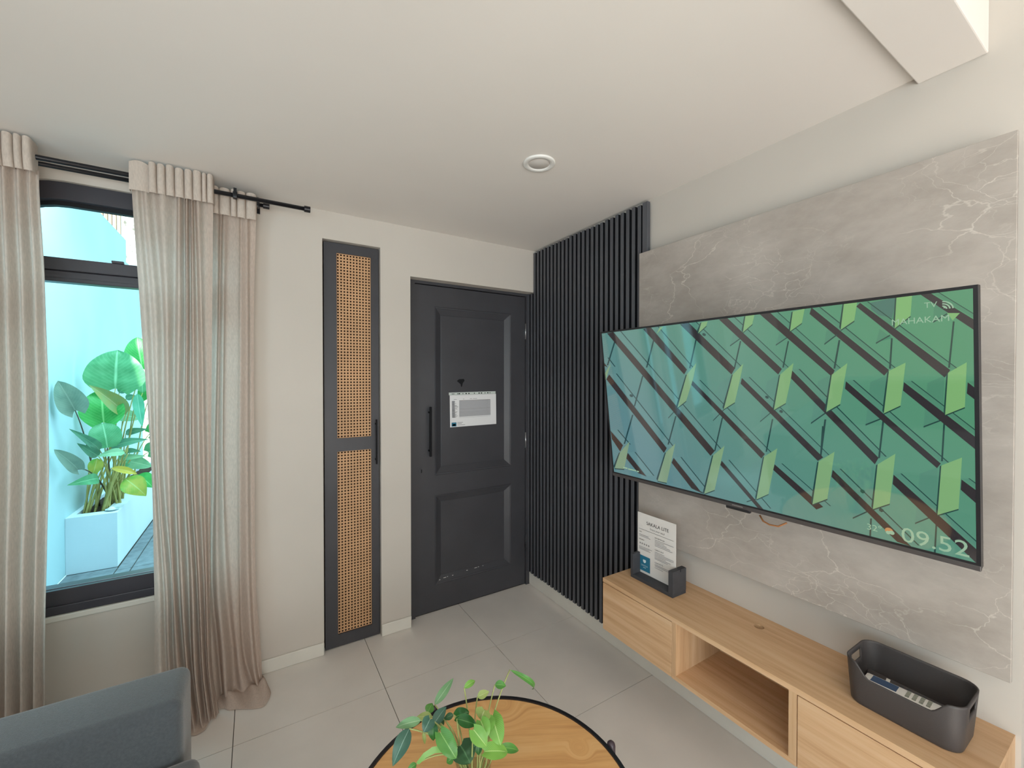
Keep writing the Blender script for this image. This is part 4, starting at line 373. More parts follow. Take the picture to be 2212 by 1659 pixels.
CURT_BACK=[[(-1.8817, -0.07, 2.22), (-1.8397, -0.082, 2.22), (-1.8139, -0.062, 2.22), (-1.8001, -0.086, 2.22), (-1.7913, -0.058, 2.22), (-1.7667, -0.0724, 2.22), (-1.7345, -0.0676, 2.22), (-1.7255, -0.0572, 2.22), (-1.7036, -0.082, 2.22), (-1.687, -0.066, 2.22), (-1.6647, -0.074, 2.22)], [(-1.8817, -0.07, 2.1847), (-1.8397, -0.082, 2.1932), (-1.8139, -0.062, 2.1984), (-1.8001, -0.086, 2.2012), (-1.7913, -0.058, 2.2029), (-1.7667, -0.0724, 2.2079), (-1.7345, -0.0676, 2.2144), (-1.7255, -0.0572, 2.2162), (-1.7036, -0.082, 2.2206), (-1.687, -0.066, 2.224), (-1.6647, -0.074, 2.2285)], [(-1.8852, -0.07, 1.7095), (-1.8431, -0.085, 1.7124), (-1.8208, -0.06, 1.7139), (-1.8104, -0.09, 1.7147), (-1.7982, -0.055, 1.7155), (-1.7824, -0.073, 1.7166), (-1.7432, -0.067, 1.7193), (-1.7288, -0.054, 1.7203), (-1.705, -0.085, 1.7219), (-1.6903, -0.065, 1.7229), (-1.6773, -0.075, 1.7238)], [(-1.898, -0.07, 1.088), (-1.856, -0.0865, 1.0836), (-1.8356, -0.059, 1.0814), (-1.8218, -0.092, 1.08), (-1.8044, -0.0535, 1.0781), (-1.7921, -0.0733, 1.0768), (-1.7512, -0.0667, 1.0725), (-1.7349, -0.0524, 1.0708), (-1.7093, -0.0865, 1.0681), (-1.6927, -0.0645, 1.0663), (-1.6778, -0.0755, 1.0647)], [(-1.9013, -0.075, 0.5703), (-1.8594, -0.096, 0.5597), (-1.8458, -0.061, 0.5563), (-1.8217, -0.103, 0.5502), (-1.7973, -0.054, 0.5441), (-1.7725, -0.0792, 0.5378), (-1.7474, -0.0708, 0.5315), (-1.7366, -0.0526, 0.5288), (-1.7073, -0.096, 0.5214), (-1.6907, -0.068, 0.5172), (-1.6757, -0.082, 0.5134)], [(-1.8943, -0.085, 0.2606), (-1.8438, -0.112, 0.2434), (-1.8267, -0.067, 0.2376), (-1.8024, -0.121, 0.2293), (-1.7743, -0.058, 0.2197), (-1.7529, -0.0904, 0.2125), (-1.7385, -0.0796, 0.2075), (-1.7276, -0.0562, 0.2038), (-1.6927, -0.112, 0.192), (-1.6778, -0.076, 0.1869), (-1.6572, -0.094, 0.1799)], [(-1.8773, -0.1, 0.035), (-1.8301, -0.13, 0.035), (-1.813, -0.08, 0.035), (-1.7921, -0.14, 0.035), (-1.764, -0.07, 0.035), (-1.7354, -0.106, 0.035), (-1.7137, -0.094, 0.035), (-1.6954, -0.068, 0.035), (-1.6732, -0.13, 0.035), (-1.662, -0.09, 0.035), (-1.6526, -0.11, 0.035)], [(-1.8859, -0.016, 0.02), (-1.832, -0.0827, 0.03), (-1.814, -0.0938, 0.02), (-1.7878, -0.129, 0.05), (-1.7528, -0.1314, 0.03), (-1.7245, -0.1261, 0.012), (-1.6937, -0.1285, 0.04), (-1.6661, -0.1286, 0.03), (-1.6472, -0.1059, 0.045), (-1.6466, -0.0599, 0.02), (-1.6519, -0.0198, 0.01)], [(-1.88, -0.0786, 0.005), (-1.8236, -0.1597, 0.005), (-1.8032, -0.1631, 0.005), (-1.778, -0.1937, 0.005), (-1.7452, -0.2079, 0.005), (-1.7104, -0.2263, 0.005), (-1.6756, -0.2448, 0.005), (-1.6475, -0.2498, 0.005), (-1.621, -0.1931, 0.005), (-1.6233, -0.1379, 0.005), (-1.65, -0.0284, 0.005)]]
CURT_LEFT=[[(-2.7172, -0.14, 2.24), (-2.6844, -0.154, 2.24), (-2.6509, -0.1295, 2.24), (-2.6164, -0.1575, 2.24), (-2.5811, -0.126, 2.24), (-2.5448, -0.1554, 2.24), (-2.5076, -0.126, 2.24), (-2.4771, -0.1575, 2.24), (-2.4571, -0.126, 2.24), (-2.4392, -0.1596, 2.24), (-2.421, -0.1295, 2.24), (-2.4048, -0.1554, 2.24), (-2.3885, -0.126, 2.24), (-2.3768, -0.1505, 2.24), (-2.3626, -0.1316, 2.24), (-2.353, -0.1442, 2.24)], [(-2.7172, -0.14, 2.0687), (-2.6844, -0.154, 2.0762), (-2.6509, -0.1295, 2.084), (-2.6164, -0.1575, 2.0919), (-2.5811, -0.126, 2.1001), (-2.5448, -0.1554, 2.1084), (-2.5076, -0.126, 2.117), (-2.4771, -0.1575, 2.124), (-2.4571, -0.126, 2.1286), (-2.4392, -0.1596, 2.1328), (-2.421, -0.1295, 2.137), (-2.4048, -0.1554, 2.1407), (-2.3885, -0.126, 2.1444), (-2.3768, -0.1505, 2.1471), (-2.3626, -0.1316, 2.1504), (-2.353, -0.1442, 2.1526)], [(-2.7204, -0.14, 1.7655), (-2.6865, -0.158, 1.7694), (-2.6517, -0.1265, 1.7734), (-2.616, -0.1625, 1.7775), (-2.5793, -0.122, 1.7818), (-2.5416, -0.1598, 1.7861), (-2.5029, -0.122, 1.7906), (-2.4711, -0.1625, 1.7942), (-2.4503, -0.122, 1.7966), (-2.4316, -0.1652, 1.7988), (-2.4126, -0.1265, 1.8009), (-2.3958, -0.1598, 1.8029), (-2.3788, -0.122, 1.8048), (-2.3665, -0.1535, 1.8062), (-2.3517, -0.1292, 1.808), (-2.3417, -0.1454, 1.8091)], [(-2.7233, -0.145, 1.2642), (-2.6885, -0.167, 1.2615), (-2.6528, -0.1285, 1.2588), (-2.6161, -0.1725, 1.256), (-2.5784, -0.123, 1.2531), (-2.5396, -0.1692, 1.2501), (-2.4997, -0.123, 1.2471), (-2.467, -0.1725, 1.2446), (-2.4455, -0.123, 1.2429), (-2.4262, -0.1758, 1.2414), (-2.4066, -0.1285, 1.2399), (-2.3892, -0.1692, 1.2386), (-2.3716, -0.123, 1.2373), (-2.3589, -0.1615, 1.2363), (-2.3436, -0.1318, 1.2351), (-2.3332, -0.1516, 1.2343)], [(-2.7258, -0.15, 0.8088), (-2.6916, -0.176, 0.8002), (-2.6566, -0.1305, 0.7914), (-2.6206, -0.1825, 0.7823), (-2.5836, -0.124, 0.773), (-2.5456, -0.1786, 0.7634), (-2.5066, -0.124, 0.7535), (-2.4745, -0.1825, 0.7455), (-2.4535, -0.124, 0.7402), (-2.4346, -0.1864, 0.7354), (-2.4154, -0.1305, 0.7306), (-2.3985, -0.1786, 0.7263), (-2.3813, -0.124, 0.722), (-2.3689, -0.1695, 0.7188), (-2.3539, -0.1344, 0.715), (-2.3438, -0.1578, 0.7125)], [(-2.725, -0.16, 0.035), (-2.6918, -0.19, 0.035), (-2.6577, -0.1375, 0.035), (-2.6227, -0.1975, 0.035), (-2.5868, -0.13, 0.035), (-2.5499, -0.193, 0.035), (-2.512, -0.13, 0.035), (-2.481, -0.1975, 0.035), (-2.4606, -0.13, 0.035), (-2.4423, -0.202, 0.035), (-2.4237, -0.1375, 0.035), (-2.4072, -0.193, 0.035), (-2.3906, -0.13, 0.035), (-2.3786, -0.1825, 0.035), (-2.3641, -0.142, 0.035), (-2.3543, -0.169, 0.035)], [(-2.9617, -0.016, 0.006), (-2.9057, -0.016, 0.006), (-2.8498, -0.016, 0.006), (-2.7938, -0.016, 0.006), (-2.7379, -0.016, 0.006), (-2.6819, -0.016, 0.006), (-2.626, -0.016, 0.006), (-2.5813, -0.016, 0.006), (-2.5525, -0.016, 0.006), (-2.5269, -0.016, 0.006), (-2.5014, -0.016, 0.006), (-2.479, -0.016, 0.006), (-2.4566, -0.016, 0.006), (-2.4407, -0.016, 0.006), (-2.4215, -0.016, 0.006), (-2.4087, -0.016, 0.006)]]


# ------------------------------------------------------------------ the room shell
H = 2.35; HT = 2.95
# floor: grout slab with single tiles
bm = B(); box(bm, -4.35, 0.12, -5.1, 0.14, -0.12, -0.004); floor = struct(obj('floor', bm, M_grout))
xs = [0.043 - 0.6 * k for k in range(9)]; ys = [0.185 - 0.6 * k for k in range(10)]
for i in range(8):
    for j in range(9):
        x1 = min(xs[i] - .0014, 0.0); x0 = max(xs[i + 1] + .0014, -4.2); y1 = min(ys[j] - .0014, 0.084 if i < 3 else 0.0); y0 = max(ys[j + 1] + .0014, -5.0)
        if x1 - x0 < .05 or y1 - y0 < .02: continue
        bm = B(); box(bm, x0, x1, y0, y1, -0.012, 0.0); obj('tile', bm, M_tile, floor)
# wall with the window and the doors
bm = B()
poly_prism(bm, [(-4.2, 0), (-1.369, 0), (-1.369, 2.203), (-1.069, 2.203), (-1.069, 0), (-.897, 0), (-.897, 2.064), (0, 2.064), (0, HT), (-4.2, HT)],
           [arch(-2.63, -1.72, .492, 2.265, .30)], XZ, 0.0, 0.14)
wall_back = struct(obj('wall_back', bm, M_wall))
# television wall
bm = B()
poly_prism(bm, [(-5.1, 0), (-3.0, 0), (-3.0, 2.075), (-2.176, 2.075), (-2.176, 0), (0.14, 0), (0.14, HT), (-5.1, HT)], [], YZ, 0.0, 0.12)
wall_right = struct(obj('wall_right', bm, M_wall))
bm = B(); poly_prism(bm, rect(-5.1, .14, 0, HT), [rect(-4.5, -2.7, .3, 2.2)], YZ, -4.35, -4.2); struct(obj('wall_left', bm, M_wall))
w3 = struct(empty('added_side_window', (-4.28, -3.6, .3)))  # unseen window added to go with the side fill lamp
bm = B(); poly_prism(bm, rect(-4.5, -2.7, .3, 2.2), [rect(-4.45, -3.62, .35, 2.15), rect(-3.58, -2.75, .35, 2.15)], YZ, -4.31, -4.25); obj('frame', bm, M_alu, w3)
for y0, y1 in ((-4.45, -3.62), (-3.58, -2.75)):
    bm = B(); box(bm, -4.283, -4.277, y0, y1, .35, 2.15); obj('pane', bm, M_glass, w3)
bm = B(); poly_prism(bm, [(-4.2, 0), (-3.6, 0), (-3.6, 2.5), (-1.0, 2.5), (-1.0, 0), (0, 0), (0, HT), (-4.2, HT)], [], XZ, -5.1, -5.0); struct(obj('wall_front', bm, M_wall))
bm = B(); box(bm, -4.2, 0, -1.965, 0.0, H, H + .1); box(bm, -4.35, .12, -5.1, .14, HT, HT + .1); struct(obj('ceiling', bm, M_ceil))
bm = B(); box(bm, -4.2, 0, -2.105, -1.965, 2.331, HT, 0, .003); struct(obj('trim_1', bm, M_ceil))
# skirtings
def skirt(name, boxes):
    bm = B()
    for b in boxes:
        box(bm, *b, 0, .004, 1)
    return struct(obj(name, bm, M_base))
skirt('baseboard_back', [(-4.2, -1.369, -.010, -.0002, 0, .068), (-1.069, -.897, -.010, -.0002, 0, .068)])
skirt('baseboard_right', [(-.012, -.0002, -2.176, .078, 0, .094)])
# glazed opening behind the viewer, unseen, added to let light in
w2 = struct(empty('added_rear_window', (-2.3, -5.05, 0)))
bm = B(); poly_prism(bm, rect(-3.6, -1.0, 0.0, 2.5), [rect(-3.54, -2.33, .06, 2.44), rect(-2.27, -1.06, .06, 2.44)], XZ, -5.08, -5.02); obj('frame', bm, M_alu, w2)
for x0, x1 in ((-3.54, -2.33), (-2.27, -1.06)):
    bm = B(); box(bm, x0, x1, -5.055, -5.047, .06, 2.44); obj('pane', bm, M_glass, w2)
# dark door in the opening at the right edge
d3 = struct(empty('door_2', (.06, -2.59, 0)))
bm = B(); poly_prism(bm, [(-2.999, 0), (-2.95, 0), (-2.95, 2.03), (-2.226, 2.03), (-2.226, 0), (-2.177, 0), (-2.177, 2.074), (-2.999, 2.074)], [], YZ, .035, .105); obj('frame', bm, M_black, d3)
bm = B(); box(bm, .05, .09, -2.949, -2.227, .004, 2.028, 0, .003); leaf3 = obj('leaf', bm, M_black, d3)

# ------------------------------------------------------------------ arched window
win = struct(empty('window_1', (-2.175, .045, .492)))
bm = B(); poly_prism(bm, arch(-2.629, -1.721, .535, 2.264, .299), [arch(-2.578, -1.772, .60, 2.195, .25)], XZ, .015, .085); obj('frame', bm, M_alu, win, 'auto')
bm = B(); poly_prism(bm, arch(-2.583, -1.767, .60, 2.200, .252), [arch(-2.566, -1.784, .60, 2.178, .236)], XZ, .042, .07); obj('gasket', bm, M_gasket, win)
bm = B(); box(bm, -2.578, -1.772, .010, .08, 1.905, 1.956, 0, .004); obj('transom', bm, M_alu, win)
bm = B(); box(bm, -2.578, -1.772, .022, .078, 1.86, 1.905, 0, .004); box(bm, -2.578, -1.772, .018, .03, 1.876, 1.888, 0); obj('sash_rail', bm, M_alu, win)
bm = B(); box(bm, -2.19, -2.15, .004, .02, 1.955, 1.966, 0, .003); obj('catch', bm, M_alu, win)
bm = B(); box(bm, -2.629, -1.721, .004, .085, .503, .538, 0, .003); obj('bottom_rail', bm, M_alu, win)
bm = B(); box(bm, -2.629, -1.721, .018, .085, .538, .546, 1); box(bm, -2.629, -1.721, .022, .085, .546, .574, 0, .003); box(bm, -2.6, -1.75, .034, .085, .574, .603, 0, .003); obj('sash_bottom_rail', bm, [M_alu, M_chrome], win)
bm = B(); box(bm, -2.575, -1.775, .052, .058, .60, 1.862); obj('pane', bm, M_glass, win)
bm = B(); poly_prism(bm, arch(-2.575, -1.775, 1.955, 2.192, .247), [], XZ, .052, .058); obj('pane', bm, M_glass, win)
bm = B(); box(bm, -2.64, -1.71, -.006, .10, .480, .5025, 0, .003); obj('sill', bm, M_base, win)

# ------------------------------------------------------------------ main door
dr = struct(empty('door_1', (-.45, .09, 0)))
bm = B(); poly_prism(bm, [(-.896, 0), (-.848, 0), (-.848, 2.046), (-.040, 2.046), (-.040, 0), (-.0005, 0), (-.0005, 2.0635), (-.896, 2.0635)], [], XZ, .068, .14); box(bm, -.896, -.0005, .122, .1395, 0, 2.06); obj('frame', bm, M_black, dr)  # board behind the leaf is added to stop light leaking past it
P1 = rect(-.719, -.157, .858, 1.916); P2 = rect(-.719, -.157, .166, .734)
bm = B(); poly_prism(bm, rect(-.845, -.043, .006, 2.042), [P1, P2], XZ, .080, .118); leaf = obj('leaf', bm, M_black, dr)
for Pn in (P1, P2):
    (x0, z0), _, (x1, z1), _ = Pn
    bm = B(); loops = []
    for ins, y in ((0, .080), (.004, .076), (.010, .0775), (.014, .081), (.048, .0975), (.051, .0955)):
        loops.append([bm.verts.new((x, y, z)) for x, z in ((x0 + ins, z0 + ins), (x1 - ins, z0 + ins), (x1 - ins, z1 - ins), (x0 + ins, z1 - ins))])
    for a, b in zip(loops, loops[1:]):
        for k in range(4): bm.faces.new((a[k], a[(k + 1) % 4], b[(k + 1) % 4], b[k]))
    bm.faces.new(loops[-1])
    obj('door_panel', bm, M_black, leaf)
bm = B(); box(bm, -.764, -.750, .040, .052, .985, 1.292, 0, .003)
for z in (1.02, 1.257): box(bm, -.761, -.753, .05, .081, z - .005, z + .005)
obj('handle', bm, M_dark, leaf, 'auto')
bm = B(); cyl(bm, (-.805, .0805, .905), (-.805, .0775, .905), .011, 20); box(bm, -.808, -.802, .0765, .079, .885, .906, 1); obj('keyhole', bm, [M_black, M_dark], leaf)
for z in (1.80, 1.03, .30):
    bm = B(); cyl(bm, (-.040, .074, z - .055), (-.040, .074, z + .055), .006, 12); obj('hinge', bm, M_chrome if z > .5 else M_metal, leaf)
bm = B(); pts = [(-.560, 1.45), (-.545, 1.462), (-.51, 1.464), (-.505, 1.452), (-.518, 1.437), (-.523, 1.415), (-.53, 1.412), (-.534, 1.43)]
poly_prism(bm, pts, [], XZ, .0950, .0954); obj('glue_mark', bm, M_dark, leaf)
bm = B()
for x, w, z in ((-.66, .018, .196), (-.69, .010, .190), (-.635, .006, .198), (-.60, .008, .197), (-.50, .010, .205), (-.44, .018, .207), (-.415, .008, .2085), (-.38, .006, .208)):
    box(bm, x, x + w, .082, .0845, z, z + .0024)
o = obj('paint_chip', bm, M_white, leaf); o['kind'] = 'stuff'

# notice on the door
nt = tag(empty('laminated_notice', (-.436, .094, 1.26)), 'white laminated sheet with a printed table stuck on the dark panelled door', 'notice')
R_ = Vector((1, 0, 0.012)).normalized(); U_ = Vector((-0.012, 0, 1)).normalized(); O_ = Vector((-.608, .0945, 1.152))
bm = B()
for a, b, c, d, l0, l1 in ((0, .340, 0, .206, 0, .0012),):
    t = bmesh.new(); box(t, a, b, c, d, 0, .0012); join(bm, t, 0, Matrix(((R_.x, U_.x, 0, O_.x), (0, 0, -1, O_.y), (R_.z, U_.z, 0, O_.z), (0, 0, 0, 1))))
obj('sheet', bm, M_paper, nt)
NM = Matrix(((R_.x, U_.x, 0, O_.x), (0, 0, -1, O_.y), (R_.z, U_.z, 0, O_.z), (0, 0, 0, 1)))
bm = B(); t = bmesh.new(); box(t, -.006, .336, .207, .224, 0, .003, 0)
for q, wd in ((.055, .005), (.066, .011), (.092, .005), (.115, .010), (.135, .010), (.175, .006), (.21, .010), (.228, .010), (.255, .005), (.276, .010), (.292, .005)):
    box(t, q - wd / 2, q + wd / 2, .2115, .2185, .0028, .0034, 1)
box(t, .012, .032, .2125, .2165, .0028, .0033, 2)
join(bm, t, None, NM); obj('binding_strip', bm, [mat('pale_strip', srgb(196, 202, 196), .5), M_dark, M_ink], nt)
bm = B(); t = bmesh.new()
def nb(a, b, c, d, mi): quad(t, (0, 0, .0014), (1, 0, 0), (0, 1, 0), a, b, c, d, mi)
nb(.066, .295, .064, .168, 1)
for k in range(30): nb(.066, .295, .066 + k * .0034, .0668 + k * .0034, 0)
for q in (.066, .272, .295): nb(q, q + .0008, .064, .168, 0)
nb(.066, .295, .168, .171, 0); nb(.066, .295, .058, .059, 0)
for k in range(26): nb(.014, .030 + .028 * random.random(), .062 + k * .0041, .0640 + k * .0041, 0)
nb(.014, .034, .060, .17, 1)
for a, b in ((.028, .048), (.093, .102), (.142, .158), (.165, .195)): nb(a, b, .178, .1805, 0)
nb(.010, .044, .004, .030, 2); nb(.016, .038, .008, .020, 3)
for a, b, c in ((.05, .09, .026), (.05, .082, .019), (.05, .105, .010)): nb(a, b, c, c + .003, 0)
for v in t.verts: v.co.z = .0014
join(bm, t, None, NM); obj('print', bm, [M_inkl, M_inkll, M_blue, M_blue2], nt)

# ------------------------------------------------------------------ cane cabinet
cb = tag(empty('cane_cabinet', (-1.219, .05, 0)), 'tall narrow black built-in cabinet with two woven cane panels in its door', 'cabinet')
bm = B(); poly_prism(bm, rect(-1.368, -1.070, .001, 2.202), [rect(-1.36, -1.078, .02, 2.19)], XZ, .055, .135); box(bm, -1.368, -1.070, .125, .138, .001, 2.202); obj('body', bm, M_nichedark, cb)
CX0, CX1 = -1.296, -1.116
C1 = rect(CX0, CX1, 1.140, 2.145); C2 = rect(CX0, CX1, .070, 1.068)
bm = B(); poly_prism(bm, rect(-1.360, -1.074, .006, 2.195), [C1, C2], XZ, .022, .048); cdoor = obj('door', bm, M_black, cb)
def cane(z0, z1):
    p = .0164; nx = int(round((CX1 - CX0) / p)); nz = int(round((z1 - z0) / p)); px = (CX1 - CX0) / nx; pz = (z1 - z0) / nz
    bm = B(); V = {}
    def vert(x, z, y=.0335):
        k = (round(x, 5), round(z, 5))
        if k not in V: V[k] = bm.verts.new((x, y, z))
        return V[k]
    for i in range(nx):
        for j in range(nz):
            cx, cz = CX0 + (i + .5) * px, z0 + (j + .5) * pz
            outer = [vert(cx + a * px / 2, cz + b * pz / 2) for a, b in ((-1, -1), (0, -1), (1, -1), (1, 0), (1, 1), (0, 1), (-1, 1), (-1, 0))]
            r = .0050
            inner = [bm.verts.new((cx + r * math.cos(t), .0335, cz + r * math.sin(t))) for t in [-3 * PI / 4 + k * PI / 4 for k in range(8)]]
            for k in range(8): bm.faces.new((outer[k], outer[(k + 1) % 8], inner[(k + 1) % 8], inner[k]))
    w = obj('cane_weave', bm, M_cane, cdoor); w['kind'] = 'stuff'
    # raised strands: pairs of uprights and levels plus the two diagonals
    bm = B()
    def strip(a, b, wd, y):
        a = Vector(a); b = Vector(b); d = (b - a).normalized(); n = Vector((-d.y, d.x)) * wd / 2
        vs = [bm.verts.new((q.x, y, q.y)) for q in (a - n, b - n, b + n, a + n)]; bm.faces.new(vs)
    for i in range(nx + 1):
        x = min(max(CX0 + i * px, CX0 + .001), CX1 - .001)
        strip((x, z0), (x, z1), .0013, .0328)
    for j in range(nz + 1): strip((CX0, z0 + j * pz), (CX1, z0 + j * pz), .0013, .0329)
    wd = CX1 - CX0
    for j in range(-nx, nz + 1):
        for s in (1, -1):
            za = z0 + (j + .5) * pz; zb = za + wd * pz / px
            xa, xb = CX0, CX1
            if za < z0: xa += (z0 - za) * px / pz; za = z0
            if zb > z1: xb -= (zb - z1) * px / pz; zb = z1
            if xb - xa < .002: continue
            if s > 0: strip((xa, za), (xb, zb), .0016, .0325)
            else: strip((CX0 + CX1 - xa, za), (CX0 + CX1 - xb, zb), .0016, .0325)
    w = obj('cane_strand', bm, M_canev, cdoor); w['kind'] = 'stuff'
cane(1.140, 2.145); cane(.070, 1.068)
bm = B(); box(bm, -1.098, -1.090, -.010, -.001, .985, 1.236, 0, .002)
for z in (1.01, 1.21): box(bm, -1.097, -1.091, -.003, .023, z - .004, z + .004)
obj('handle', bm, M_dark, cdoor, 'auto')

# ------------------------------------------------------------------ slat cladding
sp = tag(empty('slat_panel', (0, -.48, .1)), 'black vertical timber slat cladding between the dark door and the marble board', 'wall cladding')
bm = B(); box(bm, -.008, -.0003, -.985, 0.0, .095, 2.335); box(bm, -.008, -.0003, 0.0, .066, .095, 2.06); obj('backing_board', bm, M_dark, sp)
M_gapshade = mat('slat_gap_shade', srgb(30, 30, 33), 0.8, 0.2)
def shade_sides(bm):      # sides and foot near-black: the shade of the gaps put into their colour
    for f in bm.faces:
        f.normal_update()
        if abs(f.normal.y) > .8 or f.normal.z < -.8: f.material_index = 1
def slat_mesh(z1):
    bm = B(); box(bm, -.028, -.008, -.0108, .0108, .095, z1, 0, .0012, 1); shade_sides(bm); me = bpy.data.meshes.new('slat'); bm.to_mesh(me); bm.free(); me.materials.append(M_slat); me.materials.append(M_gapshade); return me
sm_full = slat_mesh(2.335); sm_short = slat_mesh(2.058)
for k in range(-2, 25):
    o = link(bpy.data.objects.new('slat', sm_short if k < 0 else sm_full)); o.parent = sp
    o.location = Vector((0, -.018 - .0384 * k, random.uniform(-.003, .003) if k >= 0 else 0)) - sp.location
bm = B(); box(bm, -.028, -.008, -.992, -.960, .095, 2.337, 0, .0015, 1); obj('slat', bm, M_slat, sp)

# marble board
mb = tag(empty('marble_wall_board', (0, -1.56, .7)), 'large taupe marble-effect board with pale veins mounted behind the television', 'wall panel')
bm = B(); box(bm, -.046, -.034, -2.164, -.957, .690, 2.084, 0, .0012, 1); obj('board', bm, M_marble, mb)
for y in (-1.15, -1.56, -1.97):
    bm = B(); box(bm, -.034, -.0005, y - .03, y + .03, .74, 2.05); obj('batten', bm, M_batten, mb)

# downlight
dl = tag(empty('ceiling_downlight', (-.673, -.985, H)), 'round white recessed downlight, switched off, in the white ceiling', 'light')
bm = B(); lathe(bm, (-.673, -.985, H), [(.066, -.0003), (.066, -.005), (.063, -.0075), (.047, -.0075), (.044, -.004), (.043, -.0003)], 48); obj('trim_ring', bm, M_white, dl)
bm = B(); lathe(bm, (-.673, -.985, H), [(.044, -.002), (.042, -.0042), (0, -.0045)], 40); obj('lens', bm, mat('frosted_lens', srgb(214, 208, 202), .6), dl)

# ------------------------------------------------------------------ curtain rods and curtains
def rod(name, y, z, x0, x1, r, label, brackets):
    rt = tag(empty(name, ((x0 + x1) / 2, y, z)), label, 'curtain rod')
    bm = B(); cyl(bm, (x0, y, z), (x1, y, z), r, 16); obj('pole', bm, M_metal, rt)
    bm = B(); cyl(bm, (x1 - .004, y, z), (x1 + .022, y, z), r * 1.55, 20); obj('finial', bm, M_metal, rt, 'auto')
    for bx in brackets:
        bm = B(); box(bm, bx - .009, bx + .009, y - .014, y + .014, z - .0145, z + .0145, 0, .004); box(bm, bx - .006, bx + .006, y + .004, -.0005, z + .0145, z + .0245)
        box(bm, bx - .006, bx + .006, y - .012, y + .004, z + .012, z + .030); box(bm, bx - .012, bx + .012, -.006, -.0005, z - .02, z + .04)
        obj('bracket', bm, M_metal, rt, 'auto')
    return rt
rod('curtain_rod', -.14, 2.287, -4.1, -1.462, .0095, 'long black curtain rod nearest the room, its capped end past the curtains', (-1.745, -3.3))
rod('curtain_rod', -.07, 2.290, -4.1, -1.632, .0085, 'shorter black curtain rod close to the wall, behind the front rod', (-1.66, -3.25))

def lerp(a, b, t): return a + (b - a) * t
def interp(tab, t):
    for (t0, v0), (t1, v1) in zip(tab, tab[1:]):
        if t <= t1: return lerp(v0, v1, (t - t0) / max(t1 - t0, 1e-6)) if t > t0 else v0
    return tab[-1][1]
def crom(p, t):
    # smooth curve through a row of points, t in 0..len-1
    k = min(int(t), len(p) - 2); f = t - k
    a, b, c, d = p[max(k - 1, 0)], p[k], p[k + 1], p[min(k + 2, len(p) - 1)]
    return b + (c - a) * .5 * f + (a * 2 - b * 5 + c * 4 - d) * .5 * f * f + (b * 3 - a - c * 3 + d) * .5 * f ** 3
def curtain(label, grid, seed, hx0, hx1, hy, ztop, pleats, flat):
    ct = tag(empty('curtain', ((hx0 + hx1) / 2, hy, 0)), label, 'curtain')
    rows = [[Vector(p) for p in r] for r in grid]; nc = len(rows[0]); U = 6; V = 9
    fine = []                                   # first across, then down
    for r in rows: fine.append([crom(r, k / U) for k in range((nc - 1) * U + 1)])
    bm = B(); vs = []
    for k in range((len(fine) - 1) * V + 1):
        row = []
        for j in range(len(fine[0])):
            p = crom([r[j] for r in fine], k / V)
            t = k / ((len(fine) - 1) * V)
            w = noise.noise(Vector((p.x * 9, p.z * 3.5, seed))) * .007 * min(1, 3 * t) + noise.noise(Vector((p.x * 28, p.z * 5, seed + 7))) * .0025
            row.append(bm.verts.new((p.x, min(p.y + w, -.012), max(p.z, .004))))
        vs.append(row)
    for a, b in zip(vs, vs[1:]):
        for j in range(len(a) - 1):
            f = bm.faces.new((a[j], a[j + 1], b[j + 1], b[j])); f.smooth = True
    obj('drape', bm, M_linen, ct, True)
    # pleated heading: stiff rolls side by side, pinched at its lower edge
    zt = ztop - .112; rnd = random.Random(seed); bm = B()
    ws = [flat] if flat else []
    ws += [rnd.uniform(.7, 1.35) for _ in range(pleats)]
    tot = sum(ws[1:]) if flat else sum(ws); ws = [flat] + [w / tot * (1 - flat) for w in ws[1:]] if flat else [w / tot for w in ws]
    NS = 10; rows = []
    for i in range(11):
        t = i / 10; z = lerp(ztop, zt, t); row = []; u = 0
        for q, w in enumerate(ws):
            fl = flat and q == 0; lean = rnd.uniform(-.004, .004) if i == 0 else 0
            for k in range(NS + (q == len(ws) - 1)):
                g = k / NS; s = math.sin(PI * g)
                d = (.008 + .006 * s) if fl else (.001 + .034 * s ** .5 * (1 - .45 * t ** 3))
                x = lerp(hx0, hx1, u + w * (g - (0 if fl else .12 * math.sin(2 * PI * g))))
                dz = (.008 * s * (1 if fl else .8) + noise.noise(Vector((q * 3.1, seed, 0))) * .006) * (1 - t)
                row.append(bm.verts.new((x, hy - .010 - d, z + dz)))
            u += w
        rows.append(row)
    for a, b in zip(rows, rows[1:]):
        for j in range(len(a) - 1):
            f = bm.faces.new((a[j], a[j + 1], b[j + 1], b[j])); f.smooth = True
    for x, j in ((hx0, 0), (hx1, -1)):
        y1 = rows[0][j].co.y; k = [bm.verts.new((x, yy, zz)) for yy, zz in ((y1, ztop), (hy + .016, ztop - .004), (hy + .016, zt), (y1, zt))]; bm.faces.new(k)
    obj('heading', bm, M_head, ct, True)
    return ct
curtain('sheer beige curtain left of the window glass, cut off by the picture edge', CURT_LEFT, 2, CURT_LEFT[0][0][0] - .01, -2.362, -.14, 2.336, 13, 0)
curtain('sheer beige curtain on the front rod, hanging just right of the window view', CURT_FRONT, 5, -2.10, -1.822, -.14, 2.336, 8, .22)
curtain('browner linen curtain on the rear rod, its hem spread over the floor tiles', CURT_BACK, 9, -1.90, -1.662, -.07, 2.318, 7, 0)

